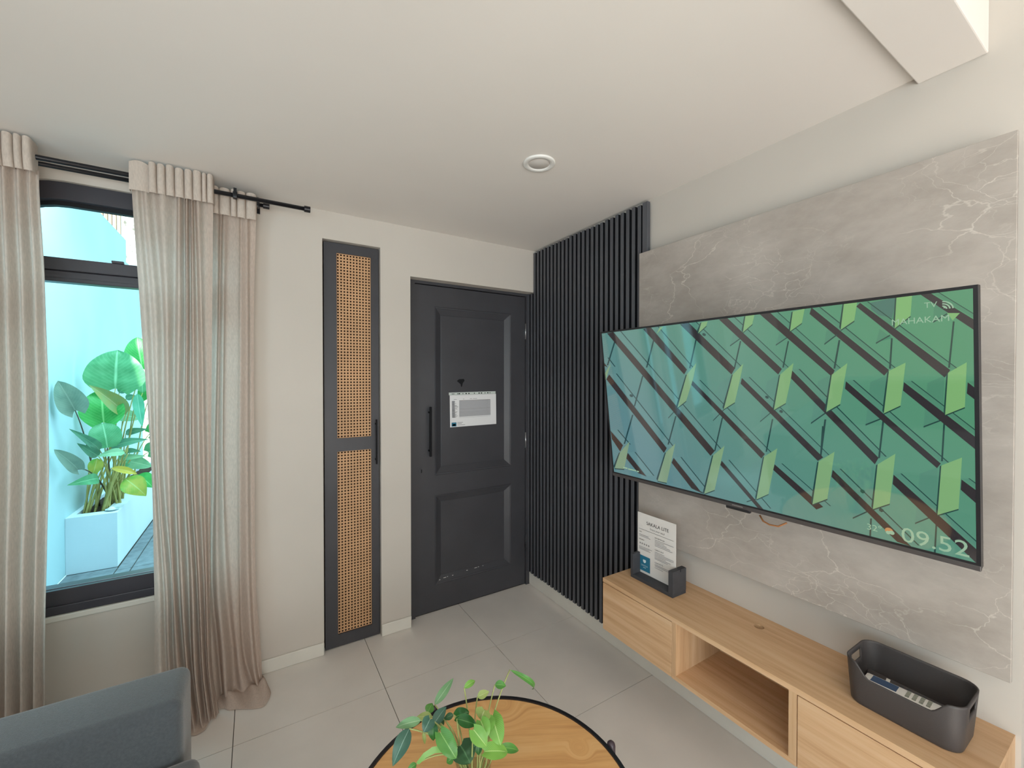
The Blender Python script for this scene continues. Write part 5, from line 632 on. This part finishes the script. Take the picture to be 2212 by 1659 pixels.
# ------------------------------------------------------------------ floating television console
cs = tag(empty('tv_console', (-.15, -1.57, .303)), 'long floating light oak console with two drawers and an open niche, fixed below the television', 'console')
X0 = -.302
bm = B(); poly_prism(bm, [(X0, -2.166), (-.0005, -2.166), (-.0005, -.9935), (-.0295, -.9935), (-.0295, -.974), (X0, -.974)], [[(-.079 + .017 * math.cos(2 * PI * k / 20), -1.562 + .017 * math.sin(2 * PI * k / 20)) for k in range(20)]], XY, .522, .540); obj('top_board', bm, M_oak, cs)
bm = B(); cyl(bm, (-.079, -1.562, .5215), (-.079, -1.562, .5222), .017, 20); bmesh.ops.delete(bm, geom=[f for f in bm.faces if len(f.verts) > 4], context='FACES'); lathe(bm, (-.079, -1.562, .505), [(.017, .0345), (.0175, .017), (.0175, 0), (0, 0)], 20); obj('cable_hole', bm, M_nichedark, cs)
bm = B(); box(bm, X0 + .018, -.0005, -2.166, -.9935, .303, .319); box(bm, X0 + .018, -.0295, -.9935, -.974, .303, .319); box(bm, X0, X0 + .018, -1.789, -1.351, .303, .319); obj('bottom_board', bm, M_oak, cs)
for nm, y0, y1, xf in (('side_panel', -.990, -.974, X0 + .019), ('divider', -1.369, -1.3515, X0), ('divider', -1.789, -1.767, X0), ('side_panel', -2.166, -2.150, X0)):
    bm = B(); box(bm, xf, -.0295 if y1 > -1 else -.0005, y0, y1, .319, .522); obj(nm, bm, M_oakv, cs)
bm = B(); box(bm, -.014, -.0005, -2.15, -.9935, .319, .522); obj('back_panel', bm, M_oak, cs)
for y0, y1 in ((-1.3500, -.9745), (-2.1485, -1.791)):
    bm = B(); box(bm, X0, X0 + .0175, y0, y1, .3035, .5185, 0, .001, 1)
    box(bm, X0 + .0175, -.03, y0 + .02, y0 + .032, .335, .49); box(bm, X0 + .0175, -.03, y1 - .032, y1 - .02, .335, .49)
    box(bm, X0 + .0175, -.03, y0 + .02, y1 - .02, .325, .335); obj('drawer', bm, M_oak, cs)

# ------------------------------------------------------------------ television
TVW, TVH = 1.23, .71
c_ = Vector((-.188, -1.513, 1.335)); rt_ = Vector((.0271, -.99963, -.0041)).normalized(); up_ = Vector((-.1314, -.0076, .9913)); up_ = (up_ - rt_ * up_.dot(rt_)).normalized()
n_ = rt_.cross(up_)          # towards the room
tv = tag(empty('television', (0, -1.513, 1.335)), 'large flat television showing a green glass facade, tilted down on the marble board', 'television')
TL = c_ - rt_ * TVW / 2 + up_ * TVH / 2
TM = Matrix(((rt_.x, -up_.x, n_.x, TL.x), (rt_.y, -up_.y, n_.y, TL.y), (rt_.z, -up_.z, n_.z, TL.z), (0, 0, 0, 1)))   # u right, v down, w towards the room
def tvobj(name, bm, mats, parent, sm=False):
    for v in bm.verts: v.co = TM @ v.co
    return obj(name, bm, mats, parent, sm)
bm = B(); box(bm, .0, TVW, .0, TVH, -.028, -.004, 0, .003); box(bm, .25, TVW - .25, .18, TVH - .06, -.062, -.027, 0, .01); housing = tvobj('housing', bm, M_plastic, tv)
bm = B(); poly_prism(bm, rect(0, TVW, 0, TVH), [rect(.008, TVW - .008, .008, TVH - .018)], XY, -.006, .0015); tvobj('bezel', bm, M_bezel, tv)
bm = B(); box(bm, 0, TVW, TVH - .012, TVH + .002, -.010, .003, 0, .0015); trim = tvobj('lower_trim', bm, M_silver, tv)
bm = B(); box(bm, .575, .665, TVH, TVH + .012, -.010, .004, 0, .003); tvobj('sensor', bm, M_bezel, tv)
# the picture: one flat screen, its shapes lie as thin printed layers
def screen_bm():
    bm = B(); uvl = bm.loops.layers.uv.new('UVMap')
    def face(pts, mi, w):
        vs = [bm.verts.new((a, b, w)) for a, b in pts]
        try: f = bm.faces.new(vs)
        except ValueError: return
        f.material_index = mi; f.normal_update()
        if f.normal.z > 0: pass
        for lp in f.loops: lp[uvl].uv = (lp.vert.co.x / TVW, lp.vert.co.y / TVH)
    face([(.008, .008), (TVW - .008, .008), (TVW - .008, TVH - .018), (.008, TVH - .018)], 0, 0)
    order = {2: 1, 6: 1, 3: 2, 4: 3, 5: 5}
    k = 0
    for mi, pts in SCREEN:
        k += 1
        lv = order[mi]
        if mi == 3 and k > len(SCREEN) * .62: lv = 6
        if mi == 2 and k > 72: lv = 1.5
        face(pts, mi, .00016 * lv + .0000005 * k)
    return bm
bm = screen_bm()
for v in bm.verts: v.co = TM @ v.co
screen = obj('screen', bm, SCR_M, tv, uv=True)
def tvt(s, u, v, size, mi=7, align='LEFT'):
    bm = B(); text_bm(bm, s, size, (u, v, .0016), (1, 0, 0), (0, -1, 0), 0, 0, align)
    for q in bm.verts: q.co.z = .0016
    for q in bm.verts: q.co = TM @ q.co
    return obj('screen_text', bm, SCR_M[mi], screen)
tvt('09.52', 1.079, .682, .060); tvt('32\u00b0', 1.003, .672, .026); tvt('MAHAKAM', 1.072, .080, .0225); tvt('TV', 1.137, .043, .020)
bm = B()
def disc(bm, u, v, r, w, a0=0, a1=2 * PI, n=20, rin=0):
    if rin == 0: bm.faces.new([bm.verts.new((u + r * math.cos(a0 + (a1 - a0) * k / n), v + r * math.sin(a0 + (a1 - a0) * k / n), w)) for k in range(n)])
    else:
        for k in range(n):
            a, b = a0 + (a1 - a0) * k / n, a0 + (a1 - a0) * (k + 1) / n
            bm.faces.new([bm.verts.new((u + q * math.cos(t), v + q * math.sin(t), w)) for q, t in ((rin, a), (r, a), (r, b), (rin, b))])
disc(bm, 1.172, .048, .0045, .0016, -PI / 2, 0, 8, .0005)
for r in (.009, .0145, .020): disc(bm, 1.170, .050, r, .0016, -PI / 2, 0, 10, r - .003)
tvobj('wifi_icon', bm, SCR_M[7], screen)
bm = B(); disc(bm, 1.054, .661, .009, .0016); tvobj('weather_icon', bm, SCR_M[8], screen)
bm = B(); disc(bm, 1.060, .665, .006, .0018); disc(bm, 1.052, .667, .005, .0018); tvobj('cloud_icon', bm, SCR_M[7], screen)
bm = B()
for a, b, v in ((.072, .098, .655), (.102, .150, .657), (.154, .166, .658)): quad(bm, (0, 0, .0016), (1, 0, 0), (0, 1, 0), a, b, v, v + .006)
tvobj('screen_caption', bm, SCR_M[7], screen)
bm = B(); box(bm, .600, .640, TVH - .009, TVH - .004, .0028, .0034); tvobj('nameplate', bm, M_chrome, trim)
bm = B(); tube(bm, [(-.075, -1.56, .955), (-.08, -1.575, .938), (-.085, -1.60, .933), (-.085, -1.63, .936), (-.08, -1.655, .955)], .003, 8); obj('cable', bm, mat('orange_cable', srgb(176, 116, 70), .5), tv)['label'] = 'orange cable loop hanging below the screen'
# mount
bm = B(); box(bm, -.052, -.046, -1.75, -1.28, 1.20, 1.50, 0, .002)
for y in (-1.70, -1.33):
    tube(bm, [(-.05, y, 1.45), (-.125, y, 1.43)], .014, 10); tube(bm, [(-.05, y, 1.24), (-.085, y, 1.24)], .012, 10)
obj('wall_mount', bm, M_metal, tv)
for y in (-1.70, -1.33):
    bm = B(); u0 = (Vector((0, y, 0)) - TL).dot(rt_); box(bm, u0 - .015, u0 + .015, .16, .60, -.074, -.061); tvobj('mount_rail', bm, M_metal, tv)

# ------------------------------------------------------------------ sign holder and card
sh = tag(empty('sign_holder', (-.14, -1.15, .54)), 'dark grey block stand holding an information card at the left end of the console', 'card holder')
bm = B(); box(bm, -.184, -.096, -1.265, -1.034, .5402, .556, 0, .002)
obj('base', bm, mat('charcoal_wood', srgb(70, 70, 74), .6, .3, noise_scale=30, noise_amt=.2, stretch=(1, .2, 1)), sh)
for y0, y1 in ((-1.047, -1.034), (-1.265, -1.243)):
    bm = B(); poly_prism(bm, [(-.184, .556), (-.096, .556), (-.096, .650), (-.130, .650), (-.130, .640), (-.136, .640), (-.136, .650), (-.184, .650)], [], XZ, y0, y1); obj('end_block', bm, MATS['charcoal_wood'], sh)
cd = tag(empty('info_card', (-.133, -1.135, .557)), 'white printed information card in a clear sheet, standing in the dark stand', 'card')
TX = math.radians(0); cr = Vector((0, -1, 0)); cu = Vector((0, 0, 1)); CO = Vector((-.1345, -1.031, .557))
CW, CH = .2105, .279
bm = B(); box(bm, -.1335, -.1315, -1.2415, -1.031, .5565, .836, 0, .0005, 1); obj('sheet', bm, M_card, cd)
bm = B(); CO = Vector((-.1347, -1.031, .5565))
def cq(a, b, c, d, mi): quad(bm, CO, cr, cu, a, b, c, d, mi)
text_bm(bm, 'SAKALA LITE', .0215, CO + cr * (CW * .54) + cu * .232, cr, cu, 0, 0, 'CENTER')
text_bm(bm, 'Enjoy your stay!', .0125, CO + cr * (CW * .54) + cu * .214, cr, cu, 1, 0, 'CENTER')
cq(.008, .200, .203, .2042, 0)
text_bm(bm, 'WIFI', .0075, CO + cr * .010 + cu * .188, cr, cu, 0)
text_bm(bm, 'REVIEW', .0085, CO + cr * .010 + cu * .152, cr, cu, 0)
text_bm(bm, 'HOUSE RULES', .0085, CO + cr * .100 + cu * .184, cr, cu, 0)
text_bm(bm, 'CHECK OUT', .0085, CO + cr * .100 + cu * .130, cr, cu, 0)
text_bm(bm, 'CONTACTS', .0085, CO + cr * .100 + cu * .072, cr, cu, 0)
for v, w in ((.176, .055), (.170, .065)): cq(.010, .010 + w, v, v + .0022, 1)
for v, w in ((.120, .075), (.1145, .060), (.109, .066)): cq(.010, .010 + w, v, v + .0020, 1)
for v, w in ((.176, .10), (.1695, .052), (.163, .064), (.1565, .082), (.150, .094)): cq(.100, .100 + w, v, v + .0020, 1)
for v, w in ((.121, .052), (.115, .10), (.109, .10), (.103, .06), (.0965, .085), (.0905, .07)): cq(.100, .100 + w, v, v + .0020, 1)
for v, w in ((.064, .075), (.058, .08), (.050, .045)): cq(.100, .100 + w, v, v + .0020, 1)
for k in range(5):
    pts = []
    for q in range(10):
        r = .0058 if q % 2 == 0 else .0026; a = PI / 2 + q * PI / 5
        pts.append(CO + cr * (.016 + k * .0125 + r * math.cos(a)) + cu * (.137 + r * math.sin(a)))
    f = bm.faces.new([bm.verts.new(p) for p in pts]); f.material_index = 1
obj('print', bm, [M_ink, M_inkl], cd)
bm = B(); cq(.010, .074, .012, .082, 0); obj('blue_square', bm, M_blue, cd)
bm = B(); CO2 = CO; CO = CO + Vector((-.0002, 0, 0))
f = bm.faces.new([bm.verts.new(CO + cr * a + cu * b) for a, b in ((.034, .066), (.038, .064), (.042, .066), (.046, .064), (.050, .066), (.0505, .056), (.046, .051), (.042, .0495), (.038, .051), (.0335, .056))])
text_bm(bm, 'SAKALA', .0105, CO + cr * .042 + cu * .034, cr, cu, 0, 0, 'CENTER'); cq(.034, .050, .027, .029, 0)
obj('emblem', bm, mat('printed_white', srgb(214, 228, 232), .4), cd)

# ------------------------------------------------------------------ storage basket and remotes
bk = tag(empty('storage_basket', (-.145, -1.995, .54)), 'black plastic open basket with handle holes at the right end of the console', 'basket')
def basket():
    bm = B(); cx, cy, hx, hy, rc = -.1455, -1.997, .0835, .1225, .038
    NS = 26
    per = []
    # walk round: straight sides split evenly, corners in 7 steps
    def side(p, q, n, tag_): return [(lerp(p[0], q[0], k / n), lerp(p[1], q[1], k / n), tag_) for k in range(n)]
    def corner(ox, oy, a0): return [(ox + rc * math.cos(a0 + PI / 2 * k / 7), oy + rc * math.sin(a0 + PI / 2 * k / 7), 'c') for k in range(7)]
    a, b = hx - rc, hy - rc
    per += side((hx, -b), (hx, b), 24, 'back') + corner(a, b, 0) + side((a, hy), (-a, hy), 14, 'end') + corner(-a, b, PI / 2)
    per += side((-hx, b), (-hx, -b), 24, 'front') + corner(-a, -b, PI) + side((-a, -hy), (a, -hy), 14, 'end') + corner(a, -b, 3 * PI / 2)
    zb, zr = .5405, .662
    rowsv = [0, .03, .10, .25, .42, .56, .66, .74, .81, .88, .95, 1.0]
    rows = []
    for v in rowsv:
        row = []
        for x, y, tg in per:
            top = zr
            if x < -.02:
                yy = abs(y); d = 1 - min(max((yy - .060) / .038, 0), 1); d = d * d * (3 - 2 * d); top = zr - .036 * d * min(1, (-.02 - x) / .04)
            s = lerp(.90, 1.0, v) if v > .03 else (.86 if v == 0 else .89)
            row.append(bm.verts.new((cx + x * s, cy + y * lerp(.93, 1, v) * (1 if v > 0 else .985), lerp(zb, top, v))))
        rows.append(row)
    n = len(per)
    for i, (p, q) in enumerate(zip(rows, rows[1:])):
        for k in range(n):
            k2 = (k + 1) % n
            if per[k][2] == 'end' and abs(per[k][1]) > hy - .001 and abs((per[k][0] + per[k2][0]) / 2) < .034 and .66 <= rowsv[i] < .88: continue
            f = bm.faces.new((p[k], p[k2], q[k2], q[k])); f.smooth = True
    f = bm.faces.new(rows[0])
    return bm
o = obj('basket_body', basket(), M_plastic, bk, False)
for p in o.data.polygons: p.use_smooth = len(p.vertices) == 4
md = o.modifiers.new('wall', 'SOLIDIFY'); md.thickness = .0035; md.offset = -1
def remote(label, x, y, z, rz, ln, wd, th, bodym, keys, tilt=0.0, screenm=None):
    rm = tag(empty('remote_control', (x, y, z)), label, 'remote control')
    M = Matrix.Translation((x, y, z)) @ Matrix.Rotation(rz, 4, 'Z') @ Matrix.Rotation(tilt, 4, 'Y')
    bm = B(); t = bmesh.new(); box(t, -wd / 2, wd / 2, -ln / 2, ln / 2, 0, th, 0, .005); join(bm, t, 0, M); obj('body', bm, bodym, rm, 'auto')
    if screenm:
        bm = B(); t = bmesh.new(); box(t, -wd * .36, wd * .36, ln * .06, ln * .40, th - .0005, th + .0006); join(bm, t, 0, M); obj('display', bm, screenm, rm)
    for (kx, ky, kw, kl, km) in keys:
        bm = B(); t = bmesh.new(); box(t, kx - kw / 2, kx + kw / 2, ky - kl / 2, ky + kl / 2, th - .001, th + .0018, 0, .0006, 1); join(bm, t, 0, M); obj('button', bm, km, rm)
kg = mat('grey_key', srgb(150, 152, 140), .5); kw_ = mat('pale_key', srgb(214, 210, 200), .5); kr = mat('red_key', srgb(190, 110, 104), .5)
keysb = [(a * .012, b * .016 - .05, .008, .009, mat('dark_key', srgb(54, 54, 58), .5)) for a in (-1, 0, 1) for b in range(5)] + [(-.012, .045, .009, .009, kw_), (0, .045, .009, .009, kr), (.012, .045, .009, .009, kw_)]
remote('long black television remote with pale and red keys, at the back inside the basket', -.099, -1.985, .5585, math.radians(-2), .19, .042, .018, M_plastic, keysb, math.radians(-40))
remote('plain black remote lying under the white one inside the basket, its dark end sticking out', -.165, -1.999, .5445, math.radians(1), .198, .040, .030, M_plastic, [(a * .011, b * .016 - .06, .008, .009, MATS['dark_key']) for a in (-1, 0, 1) for b in range(7)])
remote('white air conditioner remote with a small display, lying on the black remotes in the basket', -.150, -1.985, .5755, math.radians(3), .165, .044, .020, M_white, [(a * .012, -b * .014 - .012, .009, .008, kg) for a in (-1, 0, 1) for b in range(4)], 0, mat('remote_display', srgb(70, 90, 120), .2))

# ------------------------------------------------------------------ coffee table
TC = Vector((-1.197, -1.549, 0)); TZ = .45
tb = tag(empty('coffee_table', TC), 'round coffee table with an oak top and a thin black metal rim', 'table')
bm = B(); lathe(bm, TC, [(0, TZ - .018), (.337, TZ - .018), (.337, TZ), (0, TZ)], 96); obj('table_top', bm, M_table, tb, 'auto')
bm = B(); lathe(bm, TC, [(.3375, TZ - .030), (.3475, TZ - .030), (.3475, TZ + .004), (.3375, TZ + .004), (.3375, TZ - .030)], 96); obj('rim', bm, M_metal, tb, 'auto')
for a in (-2, 92, 182, 272):
    p = TC + Vector((math.cos(math.radians(a)), math.sin(math.radians(a)), 0)) * .362
    bm = B(); lathe(bm, (p.x, p.y, 0), [(0, 0), (.012, 0), (.012, .444), (.0105, .450), (.006, .4545), (0, .456)], 16); obj('leg', bm, mat('plum_black_metal', srgb(62, 50, 58), .35, .5), tb, 'auto')

# vase with cuttings
VC = Vector((-1.243, -1.530, TZ))
vs = tag(empty('glass_vase', VC), 'small clear glass vase of cuttings on the coffee table', 'vase')
bm = B(); lathe(bm, VC, [(0, .0003), (.028, .0003), (.034, .004), (.038, .03), (.040, .07), (.0395, .11), (.043, .132), (.0445, .134), (.0425, .130), (.0375, .110), (.038, .07), (.036, .03), (.031, .009), (0, .008)], 40); obj('glass_body', bm, M_vase, vs)
bm = B(); lathe(bm, VC, [(0, .0085), (.0305, .0095), (.0355, .03), (.0375, .07), (.0372, .098), (0, .098)], 32); obj('water', bm, M_water, vs)

def leaf_bm(Bp, Tp, w, n, shape, fold, curl, wav=0.0, seed=0):
    Bp = Vector(Bp); Tp = Vector(Tp); L = (Tp - Bp).length; a = (Tp - Bp).normalized(); n = Vector(n)
    s = a.cross(n).normalized(); nn = s.cross(a).normalized()
    bm = B(); uvl = bm.loops.layers.uv.new('UVMap'); rows = []; NR, NX = 14, 8
    for i in range(NR + 1):
        t = i / NR
        if shape == 'lance': hw = (math.sin(PI * min(max(t, 0.0), 1) ** .72)) ** .85 if 0 < t < 1 else 0.02
        elif shape == 'round': hw = max(.03, 1 - abs((t - .45) / .55) ** 2.4) ** .6
        else: hw = (.42 + .58 * math.sin(PI / 2 * min(t / .32, 1))) if t < .32 else max(0.0, 1 - ((t - .32) / .68) ** 1.9) ** .72 + .01
        row = []
        for j in range(NX + 1):
            x = -1 + 2 * j / NX
            al = t * L
            if shape == 'heart': al -= .17 * L * abs(x) ** 1.4 * (1 - t) ** 2.2
            p = Bp + a * al + s * (x * hw * w / 2) + nn * (fold * abs(x) ** 1.3 * hw * w / 2 * .8 + curl * L * (1 - (2 * t - 1) ** 2) + noise.noise(Vector((t * 4, x * 1.5, seed))) * .04 * w)
            row.append((bm.verts.new(p), (x * hw ** .3, t)))
        rows.append(row)
    for r0, r1 in zip(rows, rows[1:]):
        for j in range(NX):
            q = (r0[j], r0[j + 1], r1[j + 1], r1[j])
            f = bm.faces.new([v for v, _ in q]); f.smooth = True
            for lp, (_, u) in zip(f.loops, q): lp[uvl].uv = u
    return bm
def curve3(p0, p1, p2, n=10):
    return [Vector(p0) * (1 - t) ** 2 + Vector(p1) * 2 * t * (1 - t) + Vector(p2) * t * t for t in [k / n for k in range(n + 1)]]
pp = tag(empty('arrowhead_plant', VC), 'green leafy plant cuttings with long pale stems standing in the glass vase', 'plant')
for k, (b, t, w, n, sh_, fo, cu_, c) in enumerate(TAB_LEAVES):
    obj('leaf', leaf_bm(b, t, w * 1.18, n, sh_, fo, cu_, seed=k), TAB_M[c], pp, uv=True)
    a = random.uniform(0, 2 * PI); root = VC + Vector((.018 * math.cos(a), .018 * math.sin(a), .02))
    rim = VC + Vector((.026 * math.cos(a), .026 * math.sin(a), .13))
    tgt = Vector(b); d = tgt - VC; hd = Vector((d.x, d.y, 0)); hd = hd.normalized() if hd.length > 1e-4 else Vector((1, 0, 0))
    rim = VC + hd * .030 + Vector((random.uniform(-.008, .008), random.uniform(-.008, .008), .128))
    root = VC - hd * .012 + Vector((random.uniform(-.01, .01), random.uniform(-.01, .01), .02))
    mid = rim + (rim - root) * .5 * max(.2, min(1.6, (tgt - rim).length / .12))
    mid = lerp(mid, (rim + tgt) * .5 + Vector((0, 0, .03)), .6)
    bm = B(); tube(bm, [root] + curve3(rim, mid, tgt, 9), .0016, 6); obj('stem', bm, M_stem, pp)
bm = B(); st = [Vector(p) for p in STRAP]; uvl = bm.loops.layers.uv.new('UVMap'); prev = None
for i, p in enumerate(st):
    w = [.004, .009, .012, .011, .008, .003][i]; v = (bm.verts.new(p + Vector((0, 0, w))), bm.verts.new(p + Vector((.004, -.004, -w * .2))))
    if prev: f = bm.faces.new((prev[0], prev[1], v[1], v[0])); f.smooth = True
    prev = v
obj('leaf', bm, TAB_M[0], pp, uv=True)

# ------------------------------------------------------------------ sofa
sf = tag(empty('sofa', (-2.3, -1.8, 0)), 'grey fabric sofa, its rounded armrest in the lower left corner', 'sofa')
def soft(name, b, bev, parent=sf):
    bm = B(); box(bm, *b, 0, bev, 5); return obj(name, bm, M_sofa, parent, True)
soft('armrest', (-2.80, -1.842, -.998, -.802, .10, .602), .030)
soft('armrest', (-2.80, -1.842, -3.10, -2.91, .10, .602), .030)
soft('base', (-2.78, -1.86, -2.909, -.999, .08, .25), .02)
soft('seat_cushion', (-2.62, -1.802, -1.95, -1.000, .251, .456), .028)
soft('seat_cushion', (-2.62, -1.802, -2.908, -1.952, .251, .456), .028)
soft('backrest', (-2.80, -2.60, -2.908, -.999, .251, .80), .05)
for x in (-2.7, -1.93):
    for y in (-3.0, -.9):
        bm = B(); cyl(bm, (x, y, .0005), (x, y, .102), .02, 14, 0, .026); obj('leg', bm, M_dark, sf)

# ------------------------------------------------------------------ the alley outside the window
bm = B(); box(bm, -2.886, 2.5, .14, 9.0, -.12, -.006); alley = struct(obj('floor.001', bm, M_grout)); alley.name = 'floor_alley'
px_ = [-2.592, -2.50, -1.90, -1.30, -.70]; py_ = [.145, .745, 1.345, 1.90, 2.50, 3.10, 3.70, 4.30, 4.90]
for a, b in zip(px_, px_[1:]):
    for c, d in zip(py_, py_[1:]):
        bm = B(); box(bm, a + .003, b - .003, c + .003, d - .003, -.02, 0.0, 0, .003, 1); obj('paving_slab', bm, M_pave, alley)
for c, d in ((.145, 1.0), (1.0, 1.97)):
    bm = B(); box(bm, -2.884, -2.595, c + .003, d - .003, -.02, 0.0, 0, .003, 1); obj('paving_slab', bm, M_pave, alley)
bm = B(); poly_prism(bm, [(.14, 0), (4.5, 0), (4.5, 2.76), (3.78, 2.76), (3.78, 3.0), (.14, 3.0)], [], YZ, -3.0, -2.886); struct(obj('wall_alley', bm, M_outwall))
pl = tag(empty('planter', (-2.74, 3.2, 0)), 'long pale rendered planter box against the outside wall', 'planter')
bm = B(); poly_prism(bm, rect(-2.885, -2.597, 1.974, 4.4), [rect(-2.85, -2.690, 2.07, 4.34)], XY, 0.0005, .425); obj('planter_wall', bm, M_planter, pl)
bm = B(); NX, NY = 6, 60; g = [[bm.verts.new((lerp(-2.851, -2.689, i / NX), lerp(2.069, 4.341, j / NY), .395 + .018 * noise.noise(Vector((i * .7, j * .45, 2))))) for i in range(NX + 1)] for j in range(NY + 1)]
for j in range(NY):
    for i in range(NX): bm.faces.new((g[j][i], g[j][i + 1], g[j + 1][i + 1], g[j + 1][i]))
o = obj('soil', bm, M_soil, pl, True); o['kind'] = 'stuff'
gp = tag(empty('garden_plant', (-2.77, 2.4, .4)), 'broad-leaved green plant with long stems growing in the planter outside', 'plant')
for k, (b, t, w, n, sh_, fo, cu_, c, root) in enumerate(OUT_LEAVES):
    o = obj('leaf', leaf_bm(b, t, w, n, sh_, fo, cu_, seed=k), OUT_M[c], gp, uv=True)
    if c == 6: o['label'] = 'yellow leaf'
    tgt = Vector(b); root = Vector(root); root.y = min(max(root.y, 2.10), 4.2); root.z = .385
    mid = root.lerp(tgt, .45) + Vector((-.01, .02, .10 + .12 * (tgt - root).length))
    mid.x = max(mid.x, -2.86); mid.x = min(mid.x, -2.55) if k < 2 else mid.x
    bm = B(); tube(bm, curve3(root, mid, tgt, 10), .0075, 7, 0, .003); obj('stem', bm, M_stemd if k in (1, 8, 4) else M_stemo, gp)
for k in range(16):
    a = Vector((random.uniform(-2.835, -2.705), random.uniform(2.12, 2.34), .385)); h = random.uniform(.20, .55)
    b = a + Vector((random.uniform(-.01, .06) + .05 * (k % 3), random.uniform(.0, .5), h))
    bm = B(); tube(bm, curve3(a, a.lerp(b, .5) + Vector((-.015, .02, .05)), b, 6), random.uniform(.006, .010), 6, 0, .004); obj('stem', bm, M_stemo, gp)
ds = tag(empty('saucer', (-2.643, 2.06, .425)), 'small clear saucer with a white lump standing on the planter corner', 'saucer')
bm = B(); lathe(bm, (-2.643, 2.06, .4252), [(0, .0005), (.022, .0005), (.042, .014), (.044, .014), (.024, .0035), (0, .003)], 28); obj('dish', bm, M_dish, ds)
bm = B(); lathe(bm, (-2.65, 2.065, .4285), [(.026, .0), (.022, .012), (.010, .022), (0, .026)], 14)
for v in bm.verts: v.co += Vector((noise.noise(v.co * 60), noise.noise(v.co * 61), noise.noise(v.co * 63))) * .004
obj('white_lump', bm, M_white, ds, True)
# battens and rough wall of the neighbouring house
fn = tag(empty('batten_screen', (-3.5, 6.0, 3.2)), 'screen of weathered upright battens on the house beyond the outside wall', 'screen')
bm = B(); box(bm, -4.1, -3.36, 6.03, 6.06, 2.6, 4.6); obj('backing_board', bm, M_battenl, fn)
for k in range(15):
    bm = B(); box(bm, -4.08 + k * .048, -4.08 + k * .048 + .024, 6.0, 6.03, 2.6, 4.6); obj('batten', bm, M_batten, fn)
bm = B(); box(bm, -3.36, -2.9, 6.02, 6.12, 0, 4.05); struct(obj('wall_neighbour', bm, M_stipple))
